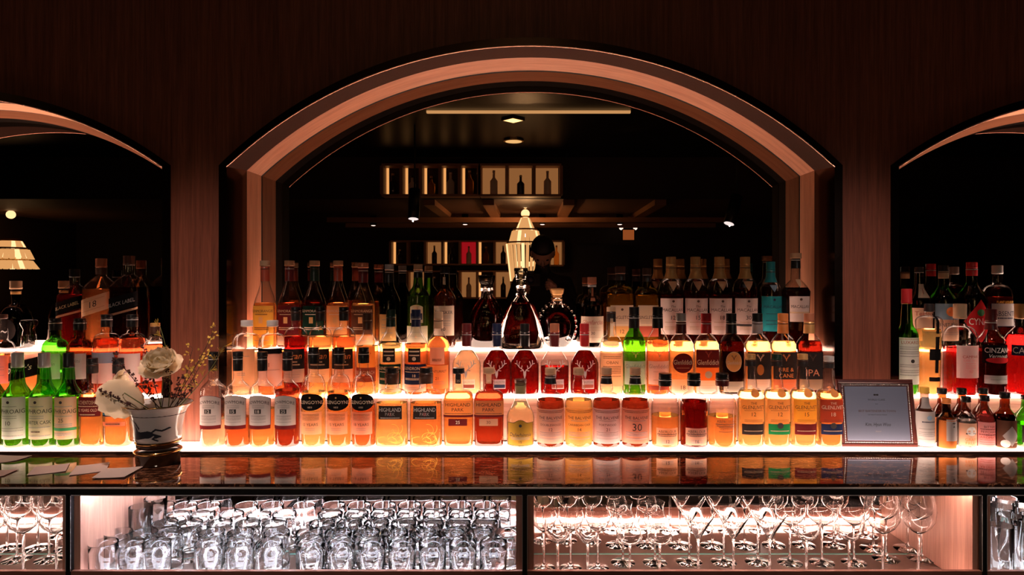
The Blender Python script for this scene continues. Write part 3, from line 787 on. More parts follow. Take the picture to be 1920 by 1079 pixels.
for x, num, liq, lcol, slv, mid, what in ((1032, '12', 'rust', 'cream', 'black', 'DOUBLEWOOD', 'red whisky and cream label'), (1085, '14', 'gold', 'amberp', None, 'CARIBBEAN CASK', 'golden whisky and golden label'),
                                     (1137, '21', 'rust', 'white', 'black', 'PORTWOOD', 'red whisky and white label'), (1191, '30', 'rust', 'peach', 'black', None, 'red whisky and large label figure')):
    t = [('THE BALVENIE', .745, .085, .66, 'coal', 'b'), ('-', .945, .018, .8, 'brown'), ('-', .90, .018, .7, 'brown')] + fine(.66, w=.45) + fine(.32, .27, .23, .14, w=.6)
    t += [('30', .48, .21, .5, 'coal')] if num == '30' else [(mid, .54, .062, .62, 'brown'), (num, .41, .09, .3, 'coal', 'b')]
    bottle(x, 51, 690, 1, 'balv', 'round shouldered bottle with cork cap, %s, numbered %s' % (what, num), liq, .60, cap='cork', sleeve=slv, group='round shouldered bottles with cork caps',
           labels=[L(768, 833, .99, lcol, t, tr=.6)])
for x, fill, liq, wax, lab, what in ((1247, .43, 'amber', 'black', '12', 'less than half full of amber whisky'), (1301, .62, 'red', 'black', '16', 'full of dark red whisky'), (1354, .42, 'amber', 'maroon', None, 'with maroon wax neck and print on the glass')):
    t = [('ABERLOUR', .80, .17, .8, 'coal', 'b'), ('-', .64, .07, .9, 'brown'), ('-', .54, .05, .8, 'brown')]
    if lab: t += [(lab, .22, .19, .25, 'coal')] + fine(.3, .2, .12, w=.5, h=.03)
    else: t += [("A'BUNADH", .36, .09, .5, 'brown'), ('-', .46, .05, .6, 'brown'), ('-', .22, .05, .6, 'brown')]
    bottle(x, 52, 700, 1, 'aber', 'dumpy dome shouldered bottle %s' % what, liq, fill, cap='black', sleeve=wax, group='dumpy dome shouldered bottles',
           labels=[L(804, 836, .74, 'peach' if lab else None, t, tr=.5) if lab else L(785, 818, .72, None, t)])
for x, num, capc, band, liq, base, what in ((1407, '12', 'gold', 'coal', 'gold', 'amberp', 'black stripe and gold cap'), (1456, '12', 'dgreen', 'green', 'gold', 'amberp', 'bright green stripe and dark green cap'),
                                            (1505, '15', 'gold', 'maroon', 'gold', 'yellow', 'maroon stripe and gold cap'), (1554, '18', 'silver', 'navy', 'amber', 'rust', 'rust label and navy stripe')):
    tc = 'coal' if num != '18' else 'cream'
    bottle(x, 47, 664 if num != '18' else 668, 1, 'livet', 'tapered neck bottle with coin seal, number %s, %s' % (num, what), liq, .60, cap=capc, sleeve='coal', group='bottles with coin seals on the shoulder',
           labels=[L(750, 793, .90, base, [('THE', .84, .10, .3, tc, 'b'), ('GLENLIVET', .66, .155, .86, tc, 'b'), (num, .36, .17, .3, tc)] + fine(.52, .10, .04, w=.7, col='brown'), tr=.55),
                   L(796, 816, .84, band, [('-', .35, .06, .8, 'tan')] + ([('DOT', .85, .28, 1, 'coal')] if band in ('green', 'navy') else [])),
                   L(730, 746, .36, 'gold', [('-', .5, .08, .4, 'brown')], 'oval', u=.12, off=.0016)])
# ---- front shelf, left
lp = lambda x, w_, cap_, lcol, t, lab, gl='green': bottle(x, w_, 662, 1, 'laph', lab, 'gold', .53, gl, cap_, labels=[L(746, 825, .92, lcol, t)], group='green glass bottles')
crest = [('DOT', .88, .035, 1, 'coal')]
lp(-15, 44, 'black', 'white', [('LAPHROAIG', .66, .10, .9, 'coal', 'b')] + fine(.4, .3, .2), 'dark green bottle cut off by the left edge, black cap', 'dgreen')
lp(33, 47, 'silver', 'white', crest + [('LAPHROAIG', .665, .10, .96, 'coal', 'b'), ('10', .385, .10, .3, 'coal')] + fine(.78, .55, .5, w=.5) + fine(.26, .2, .08, w=.85), 'green glass bottle with white label numbered 10 and silver cap')
lp(83, 47, 'silver', 'cream', crest + [('LAPHROAIG', .665, .10, .96, 'coal', 'b'), ('QUARTER CASK', .40, .085, .9, 'coal', 'b'), ('-', .18, .03, .3, 'brown')] + fine(.78, .55, .5, w=.5) + fine(.28, .08, w=.85), 'green glass bottle with cream label reading quarter cask')
lp(129, 44, 'black', 'peach', crest + [('LAPHROAIG', .665, .10, .96, 'coal', 'b'), ('25', .455, .09, .3, 'coal'), ('=', .24, .07, 1, 'green')] + fine(.78, .55, .36, .32, .14, .1, w=.7), 'green glass bottle with black cap, peach label numbered 25')
bottle(174, 44, 672, 1, 'auch', 'amber bottle with dark red label reading 12 years old', 'amber', .60, cap='black', sleeve='coal',
       labels=[L(745, 782, .93, 'maroon', [('AUCHENTOSHAN', .72, .20, .9, 'tan', 'b'), ('12 YEARS OLD', .33, .15, .75, 'peach', 'b'), ('-', .52, .05, .8, 'tan'), ('-', .1, .05, .6, 'tan')])], group='square shouldered amber bottles')
bottle(222, 48, 672, 1, 'auch', 'amber bottle with navy label half hidden by white flowers', 'amber', .60, cap='black', sleeve='coal',
       labels=[L(745, 782, .95, 'navy', [('AUCHENTOSHAN', .72, .20, .9, 'silver', 'b'), ('18', .35, .17, .3, 'silver', 'b'), ('=', .12, .05, .9, 'teal')]), L(792, 800, .85, 'copper', [('-', .5, .25, .6, 'coal')])], group='square shouldered amber bottles')
# ---- front shelf, right: small bitters bottles
mini = dict(name='bitters_bottle', group='small bitters bottles', N_=24)
bottle(1733, 34, 726, 1, 'mini', 'small bottle wrapped in an oversized white label, yellow cap', 'deep', .5, 'smoke', 'yellow', labels=[L(773, 838, .995, 'white', cyl=1, t=fine(.5, .4, .35, .3, .2, w=.7) + [('DOT', .82, .07, 1, 'sky'), ('-', .7, .03, .5, 'navy')], off=.0008), L(747, 768, .9, 'silver', fine(.5, w=.5))], dd=-.01, **mini)
bottle(1766, 34, 728, 1, 'mini', 'dark small bottle with black cap behind the orange capped one', 'deep', .5, 'brown', 'black', labels=[L(785, 830, .95, 'orange')], dd=.028, **mini)
bottle(1774, 33, 747, 1, 'mini', 'small bottle with orange cap and slanting silver label', 'amber', .6, 'smoke', 'orange', labels=[L(790, 842, .97, 'orange'), L(788, 828, .72, 'silver', fine(.6, .5, .4, .3, w=.5, col='coal') + [('DOT', .75, .12, 1, 'coal')], u=.28, off=.0012)], dd=-.025, **mini)
bottle(1803, 34, 728, 1, 'mini', 'dark small bottle with black cap behind the clear one', 'deep', .5, 'brown', 'black', dd=.028, **mini)
bottle(1811, 34, 744, 1, 'mini', 'clear small bottle with peach label showing a snowy mountain', 'clear', .55, 'clear', 'black', labels=[L(795, 838, .95, 'peach', [('DOT', .66, .20, 1, 'white'), ('=', .55, .05, .45, 'coal'), ('GRAPE', .30, .13, .5, 'orange', 'b'), ('FRUIT', .14, .13, .5, 'orange', 'b')])], dd=-.015, **mini)
bottle(1843, 34, 728, 1, 'mini', 'dark small bottle with black cap behind the pink one', 'deep', .5, 'brown', 'black', dd=.028, **mini)
bottle(1846, 33, 742, 1, 'mini', 'small bottle of pink bitters with pink printed label', 'pink', .62, 'clear', 'black', labels=[L(793, 840, .95, 'pink', [('BITTERS', .82, .09, .8, 'maroon'), ('PEYCHAUD', .62, .09, .9, 'maroon'), ('-', .5, .04, .9, 'maroon'), ('-', .72, .03, .8, 'maroon'), ('AROMATIC', .4, .1, .8, 'rust')] + fine(.3, .2, .12, w=.8, col='rust'))], dd=-.015, **mini)
bottle(1884, 37, 736, 1, 'mini', 'brown small bottle with pale diamond emblem and black cap', 'deep', .58, 'brown', 'black', labels=[L(790, 841, .97, 'brown', [('-', .2, .03, .6, 'tan')]), L(800, 838, .72, 'grey', [('BITTER', .58, .11, .7, 'coal', 'b'), ('TRUTH', .42, .11, .7, 'coal', 'b')], 'diam', off=.0012), L(826, 840, .4, 'white', shape='oval', u=-.55, off=.0016)], dd=-.015, **mini)
bottle(1925, 46, 742, 1, 'wine', 'yellow green bottle cut off by the right edge', 'green', .45, 'green', 'black', labels=[L(800, 832, .8, 'coal')], **mini)

# ---- middle step, centre niche
bottle(463, 52, 601, 2, 'frost', 'stout frosted bottle with white cap and peach label', 'pale', .60, cap='white', labels=[L(655, 725, .80, 'peach', fine(.8, w=.6) + fine(.35, .3, w=.3), tr=.6)], group='stout white capped bottles')
bottle(511, 50, 601, 2, 'frost', 'stout bottle with white cap, black band over white label', 'copper', .60, cap='white', labels=[L(664, 725, .88, 'white', [('III', .66, .13, .3, 'coal')] + fine(.5, w=.8), tr=.5), L(654, 665, .88, 'black')], group='stout white capped bottles')
for x, liq, what in ((555, 'red', 'red whisky'), (601, 'amber', 'amber whisky'), (645, 'copper', 'coppery whisky')):
    bottle(x, 43, 576, 2, 'arran', 'dome shouldered bottle with brown label and %s, red script word' % what, liq, .66, cap='black', sleeve='coal', group='bottles with red script on brown labels',
           labels=[L(655, 693, .88, 'coal', [('Arran', .66, .30, .75, 'orange', 'i'), ('-', .36, .06, .4, 'tan'), ('-', .22, .06, .6, 'tan')]), L(693, 718, .88, 'cream', fine(.6, .4, w=.6), tr=.5)])
bottle(689, 42, 588, 2, 'dron', 'golden bottle with a red label band, brown neck', 'amber', .60, cap='brown', sleeve='brown', labels=[L(650, 690, .8, 'amberp', [('SPEY', .6, .2, .6, 'rust')], tr=.6), L(690, 717, .85, 'rust', [('BENROMACH', .65, .24, .86, 'peach', 'b')] + fine(.3, w=.7, col='peach'))])
for x, capc, lc, num, what in ((733, 'dgreen', 'dgreen', '12', 'dark green capsule and label'), (780, 'navy', 'navy', '18', 'navy capsule and label')):
    bottle(x, 43, 581, 2, 'dron', 'ogee shouldered whisky bottle with %s' % what, 'gold' if num == '12' else 'copper', .60, cap=capc, sleeve=capc, group='bottles with framed double labels',
           labels=[L(654, 680, .52, 'coal', [('=', .78, .10, .8, 'cream'), ('=', .5, .08, .8, 'cream'), ('DOT', .25, .14, 1, 'cream')]), L(684, 722, .92, lc, [('GLENDRONACH', .80, .15, .92, 'cream', 'b'), (num, .44, .14, .3, 'cream')] + fine(.62, .3, .24, w=.8, col='cream', h=.03)), L(722, 736, .92, 'cream', fine(.6, .4, w=.8, h=.06))])
bottle(822, 43, 585, 2, 'dron', 'deep amber bottle with cream arch label and tan capsule', 'copper', .70, cap='tan', sleeve='tan', labels=[L(652, 684, .62, 'peach', [('-', .3, .05, .6, 'brown'), ('-', .22, .05, .6, 'brown')]), L(686, 730, .90, 'amberp', [('GLENTURRET', .75, .1, .8, 'brown'), ('21', .45, .12, .3, 'brown')] + fine(.3, .22, w=.6), tr=.55)])
for x, capc, liq, what, sub in ((875, 'maroon', 'pale', 'pale whisky and maroon capsule', 'rust'), (932, 'navy', 'red', 'red whisky and navy capsule', 'navy'), (984, 'black', 'red', 'dark red whisky and black capsule', None),
                           (1040, 'copper', 'red', 'red whisky, half full, copper top', 'rust'), (1096, 'red', 'red', 'red whisky and bright red capsule', 'rust')):
    bottle(x, 53, 607, 2, 'dalm', 'pear shaped bottle with silver stag head, %s' % what, liq, .62 if x != 1040 else .40, cap=capc, sleeve=capc if capc != 'copper' else 'maroon', group='bottles with silver stag heads',
           labels=[L(676, 710, .50, None, [('STAG', .5, .52, 1.25, 'silver', .0022)])] + ([L(712, 730, .42, 'white', [('DALMORE', .72, .22, .9, 'grey'), ('=', .28, .35, .9, sub)], u=.20)] if sub else []))
bottle(1146, 43, 576, 2, 'oban', 'tall flat bottle with cream label and long neck strip', 'pale', .60, cap='tan', sleeve='coal', labels=[L(663, 725, .95, 'peach', [('OBAN', .72, .09, .55, 'brown', 'b')] + fine(.9, .85, .6, .55, .5, .45, .4, .3, w=.7, col='brown'), tr=.6), L(598, 632, .30, 'cream', [('DOT', .8, .08, 1, 'tan')], off=.001)])
bottle(1189, 42, 576, 2, 'fidd', 'green triangular bottle with white label and black cap', 'gold', .62, 'green', 'black', 'black', labels=[L(678, 722, .90, 'white', [('Glenfiddich', .78, .17, .88, 'grey')] + fine(.55, .3, .2, w=.5)), L(655, 672, .5, None, [('STAG', .5, .5, .9, 'gold', .001)])], group='triangular bottles')
bottle(1233, 42, 576, 2, 'fidd', 'clear triangular bottle with amber whisky and white label', 'copper', .62, 'clear', 'black', 'black', labels=[L(678, 722, .90, 'white', [('Glenfiddich', .78, .17, .88, 'grey'), ('=', .35, .3, .02, 'tan')] + fine(.55, .2, w=.5)), L(655, 672, .5, None, [('STAG', .5, .5, .9, 'gold', .001)]), L(724, 732, .9, 'rust')], group='triangular bottles')
fd = lambda x, cap_, slv, labs, lab, liq='rust', gl='clear': bottle(x, 45, 588, 2, 'fid18', lab, liq, .66, gl, cap_, slv, labels=labs, group='square shouldered bottles of one maker')
fd(1277, 'silver', 'maroon', [L(663, 700, .82, 'maroon', [('Glenfiddich', .55, .24, .88, 'cream', 'b')] + fine(.25, w=.6, col='tan'), 'oval'), L(712, 742, .9, 'cream', [('18', .5, .25, .4, 'brown')])], 'square shouldered bottle with maroon shield label numbered 18', 'amber')
fd(1324, 'red', 'red', [L(656, 690, .93, 'maroon', [('STAG', .75, .2, .25, 'rust', .001), ('Glenfiddich', .30, .28, .88, 'cream', 'b')]), L(690, 714, .93, 'orange', [('DOT', .45, .28, 1, 'cream'), ('21', .45, .2, .3, 'brown')], tr=.5), L(714, 738, .93, 'white', fine(.6, .4, w=.6))], 'square shouldered bottle with bright red neck, numbered 21', 'amber')
fd(1371, 'black', 'black', [L(661, 697, .62, 'gold', [('STAG', .72, .14, .3, 'brown', .001), ('Glenfiddich', .45, .18, .9, 'cream', 'b')], 'oval', border='cream', off=.001), L(716, 736, .8, 'cream', fine(.6, .3, w=.5))], 'square shouldered black bottle with round gold emblem', 'dark', 'smoke')
fd(1420, 'black', 'grey', [L(661, 712, .95, 'coal', [('STAG', .80, .14, .26, 'peach', .0012)]), L(684, 704, .28, 'orange', shape='oval', off=.0014), L(712, 732, .95, 'silver', fine(.6, w=.6))], 'square shouldered bottle with black label and orange leaf shape', 'amber')
fd(1468, 'orange', 'orange', [L(661, 712, .95, 'coal', [('STAG', .80, .14, .26, 'orange', .0012), ('FIRE &', .36, .14, .7, 'orange', 'b'), ('CANE', .14, .14, .6, 'orange', 'b')]), L(712, 732, .95, 'copper', fine(.6, w=.6))], 'square shouldered bottle with black label reading fire and cane', 'amber')
fd(1517, 'copper', 'gold', [L(661, 712, .95, 'coal', [('STAG', .80, .14, .26, 'brown', .0012), ('IPA', .25, .25, .6, 'copper', 'b')]), L(712, 732, .95, 'tan', fine(.6, w=.6))], 'square shouldered dark bottle with label reading IPA', 'dark')

# ---- middle step, left niche
bottle(4, 44, 590, 2, 'oban', 'clear bottle with tall brown strip at the far left edge', 'copper', .50, cap='brown', labels=[L(668, 720, .9, 'pink', fine(.6, .5, .3, w=.7))])
bottle(54, 60, 600, 2, 'stop', 'round decanter bottle with glass stopper and slanting black label', 'amber', .42, cap='silver', labels=[L(678, 712, .93, 'black', [("Dewar's", .55, .3, .7, 'cream', 'i')], slope=.22)])
bottle(104, 45, 597, 2, 'goyne', 'bright green bottle with black cap and white label behind', 'clear', .3, 'green', 'black', 'black', labels=[L(664, 712, .80, 'white', [('Tomatin', .6, .14, .6, 'grey', 'i')])])
bottle(150, 45, 597, 2, 'goyne', 'dark brown bottle with black cap and white script label', 'dark', .5, 'brown', 'black', 'black', labels=[L(664, 712, .85, 'white', [('Martini', .72, .16, .6, 'grey', 'i')])])
bottle(200, 46, 590, 2, 'arran', 'dome shouldered red bottle with pale blue label', 'rust', .70, cap='black', sleeve='black', labels=[L(662, 682, .9, 'sky', fine(.6, .4, w=.7)), L(682, 720, .9, 'white')], group='dome shouldered red bottles')
bottle(248, 46, 590, 2, 'arran', 'dome shouldered red bottle with white label above flowers', 'rust', .70, cap='black', sleeve='black', labels=[L(664, 720, .9, 'white')], group='dome shouldered red bottles')
bottle(291, 40, 606, 2, 'arran', 'small amber bottle with pink label beside the dark jamb', 'rust', .70, cap='gold', sleeve='brown', labels=[L(664, 716, .9, 'pink')])
# ---- middle step, right niche
cc = dict(name='liqueur_bottle', group='liqueur bottles in the right niche')
bottle(1700, 40, 542, 2, 'luxa', 'green bottle with red cap and pale printed label', 'clear', .4, 'green', 'red', labels=[L(634, 722, .95, 'white', tr=.1, t=[('LUXARDO', .90, .065, .9, 'rust', 'b'), ('-', .97, .02, .9, 'tan'), ('DOT', .50, .04, 1, 'coal')] + fine(.8, .76, .7, .66, .6, .42, .38, .3, .26, .2, w=.85))], **cc)
bottle(1742, 46, 570, 2, 'germ', 'tall fluted bottle of yellow liqueur with black cross shaped label', 'gold', .72, cap='coal', labels=[L(632, 700, .16, 'black', [('ST-GERMAIN', .5, .05, .9, 'gold')], u=.10, off=.002), L(655, 676, .48, 'black', off=.0015), L(708, 716, .5, 'black', off=.0015), L(590, 626, .12, 'black', u=.1, off=.002)], **cc)
bottle(1800, 56, 570, 2, 'campk', 'dome shouldered bottle of red bitter with pinkish white label', 'campari', .52, cap='tan', labels=[L(649, 710, .78, 'white', [('CAMPARI', .66, .085, .6, 'rust', 'b'), ('CASK TALES', .55, .07, .55, 'pink'), ('DOT', .22, .06, 1, 'pink')] + fine(.45, .38, .32, w=.4, col='pink'), u=.10)], **cc)
bottle(1858, 50, 580, 2, 'cinz', 'black wine bottle with red swoosh label and maroon cap', 'deep', .60, 'clear', 'maroon', 'maroon', labels=[L(648, 682, .92, 'black', [('CINZANO', .72, .28, .85, 'white', 'b'), ('Vermouth', .40, .2, .6, 'white', 'i')]), L(671, 682, .8, 'red', shape='oval', off=.0012), L(705, 721, .85, 'silver', fine(.5, w=.6, h=.1))], **cc)
bottle(1914, 50, 570, 2, 'campa', 'bright red bitter bottle with gold cap cut off at the right', 'campari', .66, cap='gold', labels=[L(648, 668, .95, 'navy', [('CAMPARI', .5, .6, .92, 'white', 'b')]), L(668, 698, .5, 'white', u=.2)], **cc)

# ---- top step, centre niche
for x, capc, slv, lcol, tcol, liq, wpx, dd, what in ((497, 'tan', 'rust', 'yellow', 'brown', 'amber', 42, -.02, 'orange yellow label'), (543, 'cork', 'maroon', 'maroon', 'tan', 'rust', 43, 0, 'maroon label'), (590, 'cork', 'dgreen', 'dgreen', 'cream', 'dark', 43, 0, 'dark green label'),
                                           (634, 'cork', 'rust', 'amberp', 'cream', 'copper', 42, 0, 'amber label with cream words'), (681, 'copper', 'maroon', 'brown', 'tan', 'amber', 45, 0, 'brown label and copper stopper')):
    bottle(x, wpx, 489 if x != 681 else 493, 3, 'mora', 'bell shouldered long necked bottle with %s' % what, liq, .52, cap=capc, sleeve=slv, group='bell shouldered bottles in a row', dd=dd,
           labels=[L(574, 628, .90, lcol, [('GLENMORANGIE', .82, .09, .92, tcol, 'b'), ('=', .50, .22, .15, 'gold'), ('-', .70, .03, .5, tcol), ('-', .24, .03, .6, tcol), ('-', .18, .03, .6, tcol)], tr=.3), L(630, 648, .9, 'tan' if lcol != 'yellow' else 'yellow', fine(.5, w=.6, h=.06))])
bottle(730, 40, 496, 3, 'wine', 'black wine shaped bottle with silver top', 'deep', .7, 'black', 'silver', 'black', labels=[L(590, 640, .75, 'amberp', fine(.8, .6, .5, .3, w=.6))])
bottle(784, 42, 496, 3, 'blad', 'dark bottle with arched cream label and yellow shoulder', 'gold', .62, 'dgreen', 'tan', 'black', labels=[L(572, 606, .55, 'cream', [('DOT', .8, .1, 1, 'tan'), ('=', .35, .35, .9, 'navy')], 'arch'), L(612, 650, .9, 'cream', fine(.7, .5, w=.6))])
bottle(834, 42, 501, 3, 'talis', 'dark bottle with large cream label numbered 10 and coral shoulder', 'copper', .70, 'smoke', 'black', labels=[L(574, 630, .88, 'cream', [('TALISKER', .78, .11, .8, 'coal'), ('10', .22, .12, .3, 'coal')] + fine(.66, .6, .5, .4, .34, w=.6)), L(520, 534, .26, 'cream', fine(.5, w=.5))])
bottle(1110, 43, 520, 3, 'farc', 'round black bottle with cream script label numbered 30', 'deep', .60, 'smoke', 'copper', 'silver', labels=[L(594, 643, .95, 'cream', [('Glenfarclas', .78, .17, .8, 'rust', 'i'), ('30', .36, .11, .3, 'brown')] + fine(.58, .52, .46, .2, w=.6, col='tan')), L(540, 565, .22, 'copper', off=.001)])
bottle(1163, 50, 500, 3, 'single', 'flat dark green bottle with bird on cream label numbered 12', 'amber', .66, 'olive', 'brown', 'smoke' if False else 'coal', labels=[L(573, 612, .85, 'cream', [('SINGLETON', .42, .16, .86, 'brown'), ('DOT', .80, .06, 1, 'brown')] + fine(.25, .15, w=.7), u=.08), L(612, 632, .85, 'amberp', [('12', .5, .35, .3, 'brown')], u=.08)], group='flat olive bottles')
bottle(1213, 44, 503, 3, 'single', 'flat olive bottle with cream label above a rust band', 'amber', .66, 'olive', 'brown', 'coal', labels=[L(573, 612, .85, 'cream', [('SINGLETON', .42, .16, .86, 'brown')] + fine(.25, .15, w=.7), u=.05), L(612, 632, .85, 'rust', u=.05)], group='flat olive bottles')
for x, num, lvl, extra in ((1258, '12', .58, 'numbered 12, beside the flat olive bottles'), (1304, '15', .62, 'numbered 15, second of four'), (1349, '18', .58, 'numbered 18, third of four'), (1397, '30', .66, 'numbered 30, next to teal')):
    bottle(x, 45, 482, 3, 'maca', 'broad shouldered bottle with gold capsule and pink lit cream label %s' % extra, 'dark', lvl, 'clear', 'gold', 'gold', group='broad shouldered bottles with pink lit cream labels',
           labels=[L(560, 628, .93, 'cream_pinklit', [('MACALLAN', .68, .085, .82, 'brown', 'b'), (num, .47, .11, .3, 'coal'), ('DOT', .92, .035, 1, 'brown'), ('The', .78, .06, .2, 'brown', 'i')] + fine(.34, .22, .18, .14, w=.6, col='tan') + ([('=', .26, .06, 1, 'coal')] if num == '30' else []), tr=.35),  # cream paper with the pink of the light put into its colour
                   L(528, 546, .45, 'tan', shape='tri', off=.0016)])
bottle(1445, 40, 491, 3, 'maca', 'bottle with teal label and teal capsule', 'dark', .60, 'clear', 'teal', 'teal', labels=[L(556, 622, .95, 'teal', [('MACALLAN', .70, .08, .8, 'navy', 'b'), ('DOT', .9, .035, 1, 'navy')] + fine(.5, .3, .2, w=.6, col='navy')), L(535, 548, .42, 'sky', shape='tri', off=.0016)])
bottle(1492, 52, 475, 3, 'rare', 'wide angular decanter bottle with flared cork and pink lit cream label', 'deep', .64, 'clear', 'cork', 'black', dd=-.02, labels=[L(556, 604, .72, 'cream_pinklit', [('MACALLAN', .60, .12, .85, 'brown', 'b'), ('DOT', .88, .05, 1, 'brown'), ('=', .36, .07, 1, 'tan')], tr=.3), L(524, 540, .4, 'tan', shape='tri', off=.0016)])
# ---- top step, left niche
bottle(30, 58, 527, 3, 'ball', 'round black bottle with cork and white swirl label', 'deep', .45, 'black', 'cork', 'gold', labels=[L(598, 642, .6, 'coal', [('~', .5, .5, .3, 'white')], 'oval')])
bottle(140, 46, 505, 3, 'jw', 'square red bottle with slanting black label and clear top', 'red', .68, cap='black', labels=[L(562, 586, .99, 'black', [('BLACK LABEL', .5, .25, .8, 'tan')], slope=.35), L(588, 592, .99, 'tan', slope=1.8)], group='square bottles with slanting labels')
bottle(190, 50, 485, 3, 'jw', 'square amber bottle with slanting cream label numbered 18', 'copper', .66, cap='copper', sleeve='brown', labels=[L(556, 588, .99, 'cream', [('18', .55, .36, .25, 'coal', 'b'), ('-', .8, .04, .7, 'tan'), ('-', .25, .04, .7, 'tan')], slope=.30)], group='square bottles with slanting labels')
bottle(242, 52, 480, 3, 'jw', 'square dark bottle with slanting black label and brown stopper', 'deep', .66, cap='brown', labels=[L(554, 582, .99, 'black', [('BLACK LABEL', .5, .25, .8, 'grey')], slope=.30), L(584, 588, .99, 'tan', slope=2.1)], group='square bottles with slanting labels')
# ---- top step, right niche
cc = dict(name='liqueur_bottle', group='liqueur bottles in the right niche')
bottle(1723, 44, 501, 3, 'fernet', 'brown bottle with cream shoulder tag showing a red letter', 'deep', .66, 'brown', 'coal', labels=[L(533, 559, .55, 'cream', [('T', .5, .45, .4, 'rust', 'b')]), L(578, 620, .92, 'peach', [('Tempus', .75, .2, .7, 'rust')])], **cc)
bottle(1769, 48, 498, 3, 'fernet', 'green bottle with eagle picture on its cream label', 'dark', .5, 'green', 'black', 'tan', labels=[L(570, 600, .9, 'sky', [('DOT', .5, .3, 1, 'orange')]), L(600, 640, .92, 'peach', [('FERNET-BRANCA', .75, .18, .9, 'coal', 'b')] + fine(.4, .3, w=.6))], **cc)
bottle(1822, 52, 492, 3, 'fernet', 'dark green bottle with red diamond label and red cap', 'deep', .62, 'green', 'red', 'red', labels=[L(562, 645, .86, 'red', [('CYNAR', .50, .15, .72, 'white', 'b'), ('DOT', .70, .08, 1, 'green')], 'diam', slope=0)], **cc)
bottle(1870, 46, 498, 3, 'absin', 'bottle with silver cap and pale blue framed label', 'dark', .62, 'clear', 'silver', labels=[L(563, 571, .7, None, [('PLANT LIQUEUR', .5, .6, .9, 'yellow', 'b')]), L(570, 612, .88, 'silver', [('ABSENTE', .56, .22, .85, 'navy', 'b'), ('-', .35, .06, .6, 'navy')], border='navy')], **cc)
# ------------------------------------------------------------------ three crystal decanters on the top step
M['crystal'] = glass_mat('cut_crystal', (.99, .97, .96), 1.5)
M['cognac'] = liquid_mat('liquid_deep', LIQ['deep'], .1)
def sq_ring(z, hw, hd, n, N_=40):
    return [(hw * Shape.unit(-PI / 2 + 2 * PI * (j + .5) / N_, n)[0], hd * Shape.unit(-PI / 2 + 2 * PI * (j + .5) / N_, n)[1], z) for j in range(N_)]
def decanter(x, wpx, ytop, label, prof, inner, stop, dr, stopmat=None, stopn=8):
    d, zs = TIER[3]; k = wpx / 2 / F * d; H = PZ(ytop, d) - zs
    r = root('crystal_decanter', (PX(x, d), d + (-.018 if wpx > 80 else .030), zs)); tag(r, label, 'decanter', 'crystal decanters')
    m = MB(); m.loft([sq_ring(z * H, w_ * k, max(w_ * k * (dr if w_ > .4 else 1), .003), n) for z, w_, n in prof], True, True)
    m.build('glass_body', M['crystal'], r)
    m = MB(); m.loft([sq_ring(z * H, w_ * k, max(w_ * k * (dr * .82 if w_ > .4 else .9), .002), n) for z, w_, n in inner], True, True)
    sharp(m.build('cognac', M['cognac'], r), 50)
    z0, z1, rs = stop[0] * H, H, stop[1] * k
    m = MB(); m.lathe([(z0 + .0008, rs * .72), (z0 + .004, rs * .78), (z0 + (z1 - z0) * .3, rs * .74), (z0 + (z1 - z0) * .42, rs * .95), (z1 - .004, rs * 1.12), (z1, rs * 1.05)], stopn)
    sharp(m.build('stopper', stopmat or M['crystal'], r), 30)
    m = MB(); zc = z0 - .006
    for q in (0, .004):
        m.lathe([(zc - q, rs * .80), (zc - q + .001, rs * .86), (zc - q + .002, rs * .80)], 20, c0=False, c1=False)
    m.build('neck_ring', capmat('gold') if stopmat else M['steel'], r)
    return r, k, H
decanter(909, 62, 516, 'left crystal decanter with tapered shoulders and faceted stopper',
         [(0, .93, 3), (.02, 1, 3), (.34, .98, 3), (.52, .80, 2.6), (.64, .48, 2.2), (.70, .30, 2), (.74, .27, 2), (.815, .27, 2)],
         [(.06, .74, 3), (.34, .76, 3), (.50, .62, 2.6), (.60, .40, 2.2), (.655, .27, 2)], (.82, .40), .62)
decanter(977, 86, 503, 'large bell shaped crystal decanter with tall cut stopper',
         [(0, .96, 3.2), (.02, 1, 3.2), (.16, .99, 3), (.32, .86, 2.8), (.48, .60, 2.4), (.58, .38, 2.2), (.64, .23, 2), (.70, .19, 2), (.78, .20, 2)],
         [(.07, .62, 2.8), (.18, .68, 2.8), (.33, .58, 2.6), (.47, .42, 2.4), (.555, .26, 2.2)], (.785, .27), .55, None, 10)
r, k, H = decanter(1046, 70, 542, 'round scalloped decanter with gold stopper between the bell decanter and bottle',
         [(0, .50, 2), (.02, .58, 2), (.10, .80, 2), (.22, .95, 2), (.36, 1, 2), (.50, .92, 2), (.62, .70, 2), (.70, .42, 2), (.75, .25, 2), (.84, .23, 2)],
         [(.05, .50, 2), (.12, .74, 2), (.24, .87, 2), (.37, .92, 2), (.50, .84, 2), (.60, .64, 2), (.66, .44, 2)], (.845, .32), .55, capmat('gold'), 16)
m = MB()
for i in range(22):
    a = math.radians(-58 + 296 * i / 21); m.sphere((1.03 * k * math.cos(a), 0, .36 * H + .385 * H * math.sin(a)), .0042, 8, 4)
o = m.build('scalloped_rim', M['crystal'], r); o['kind'] = 'stuff'
for sx in (-.55, .55):
    m = MB(); m.lathe([(0, .009), (.002, .009), (.003, .006)], 16)
    o = m.build('medallion', M['crystal'], r); o.rotation_euler = (PI / 2, 0, 0); o.location = (sx * k, -.40 * k, .14 * H)

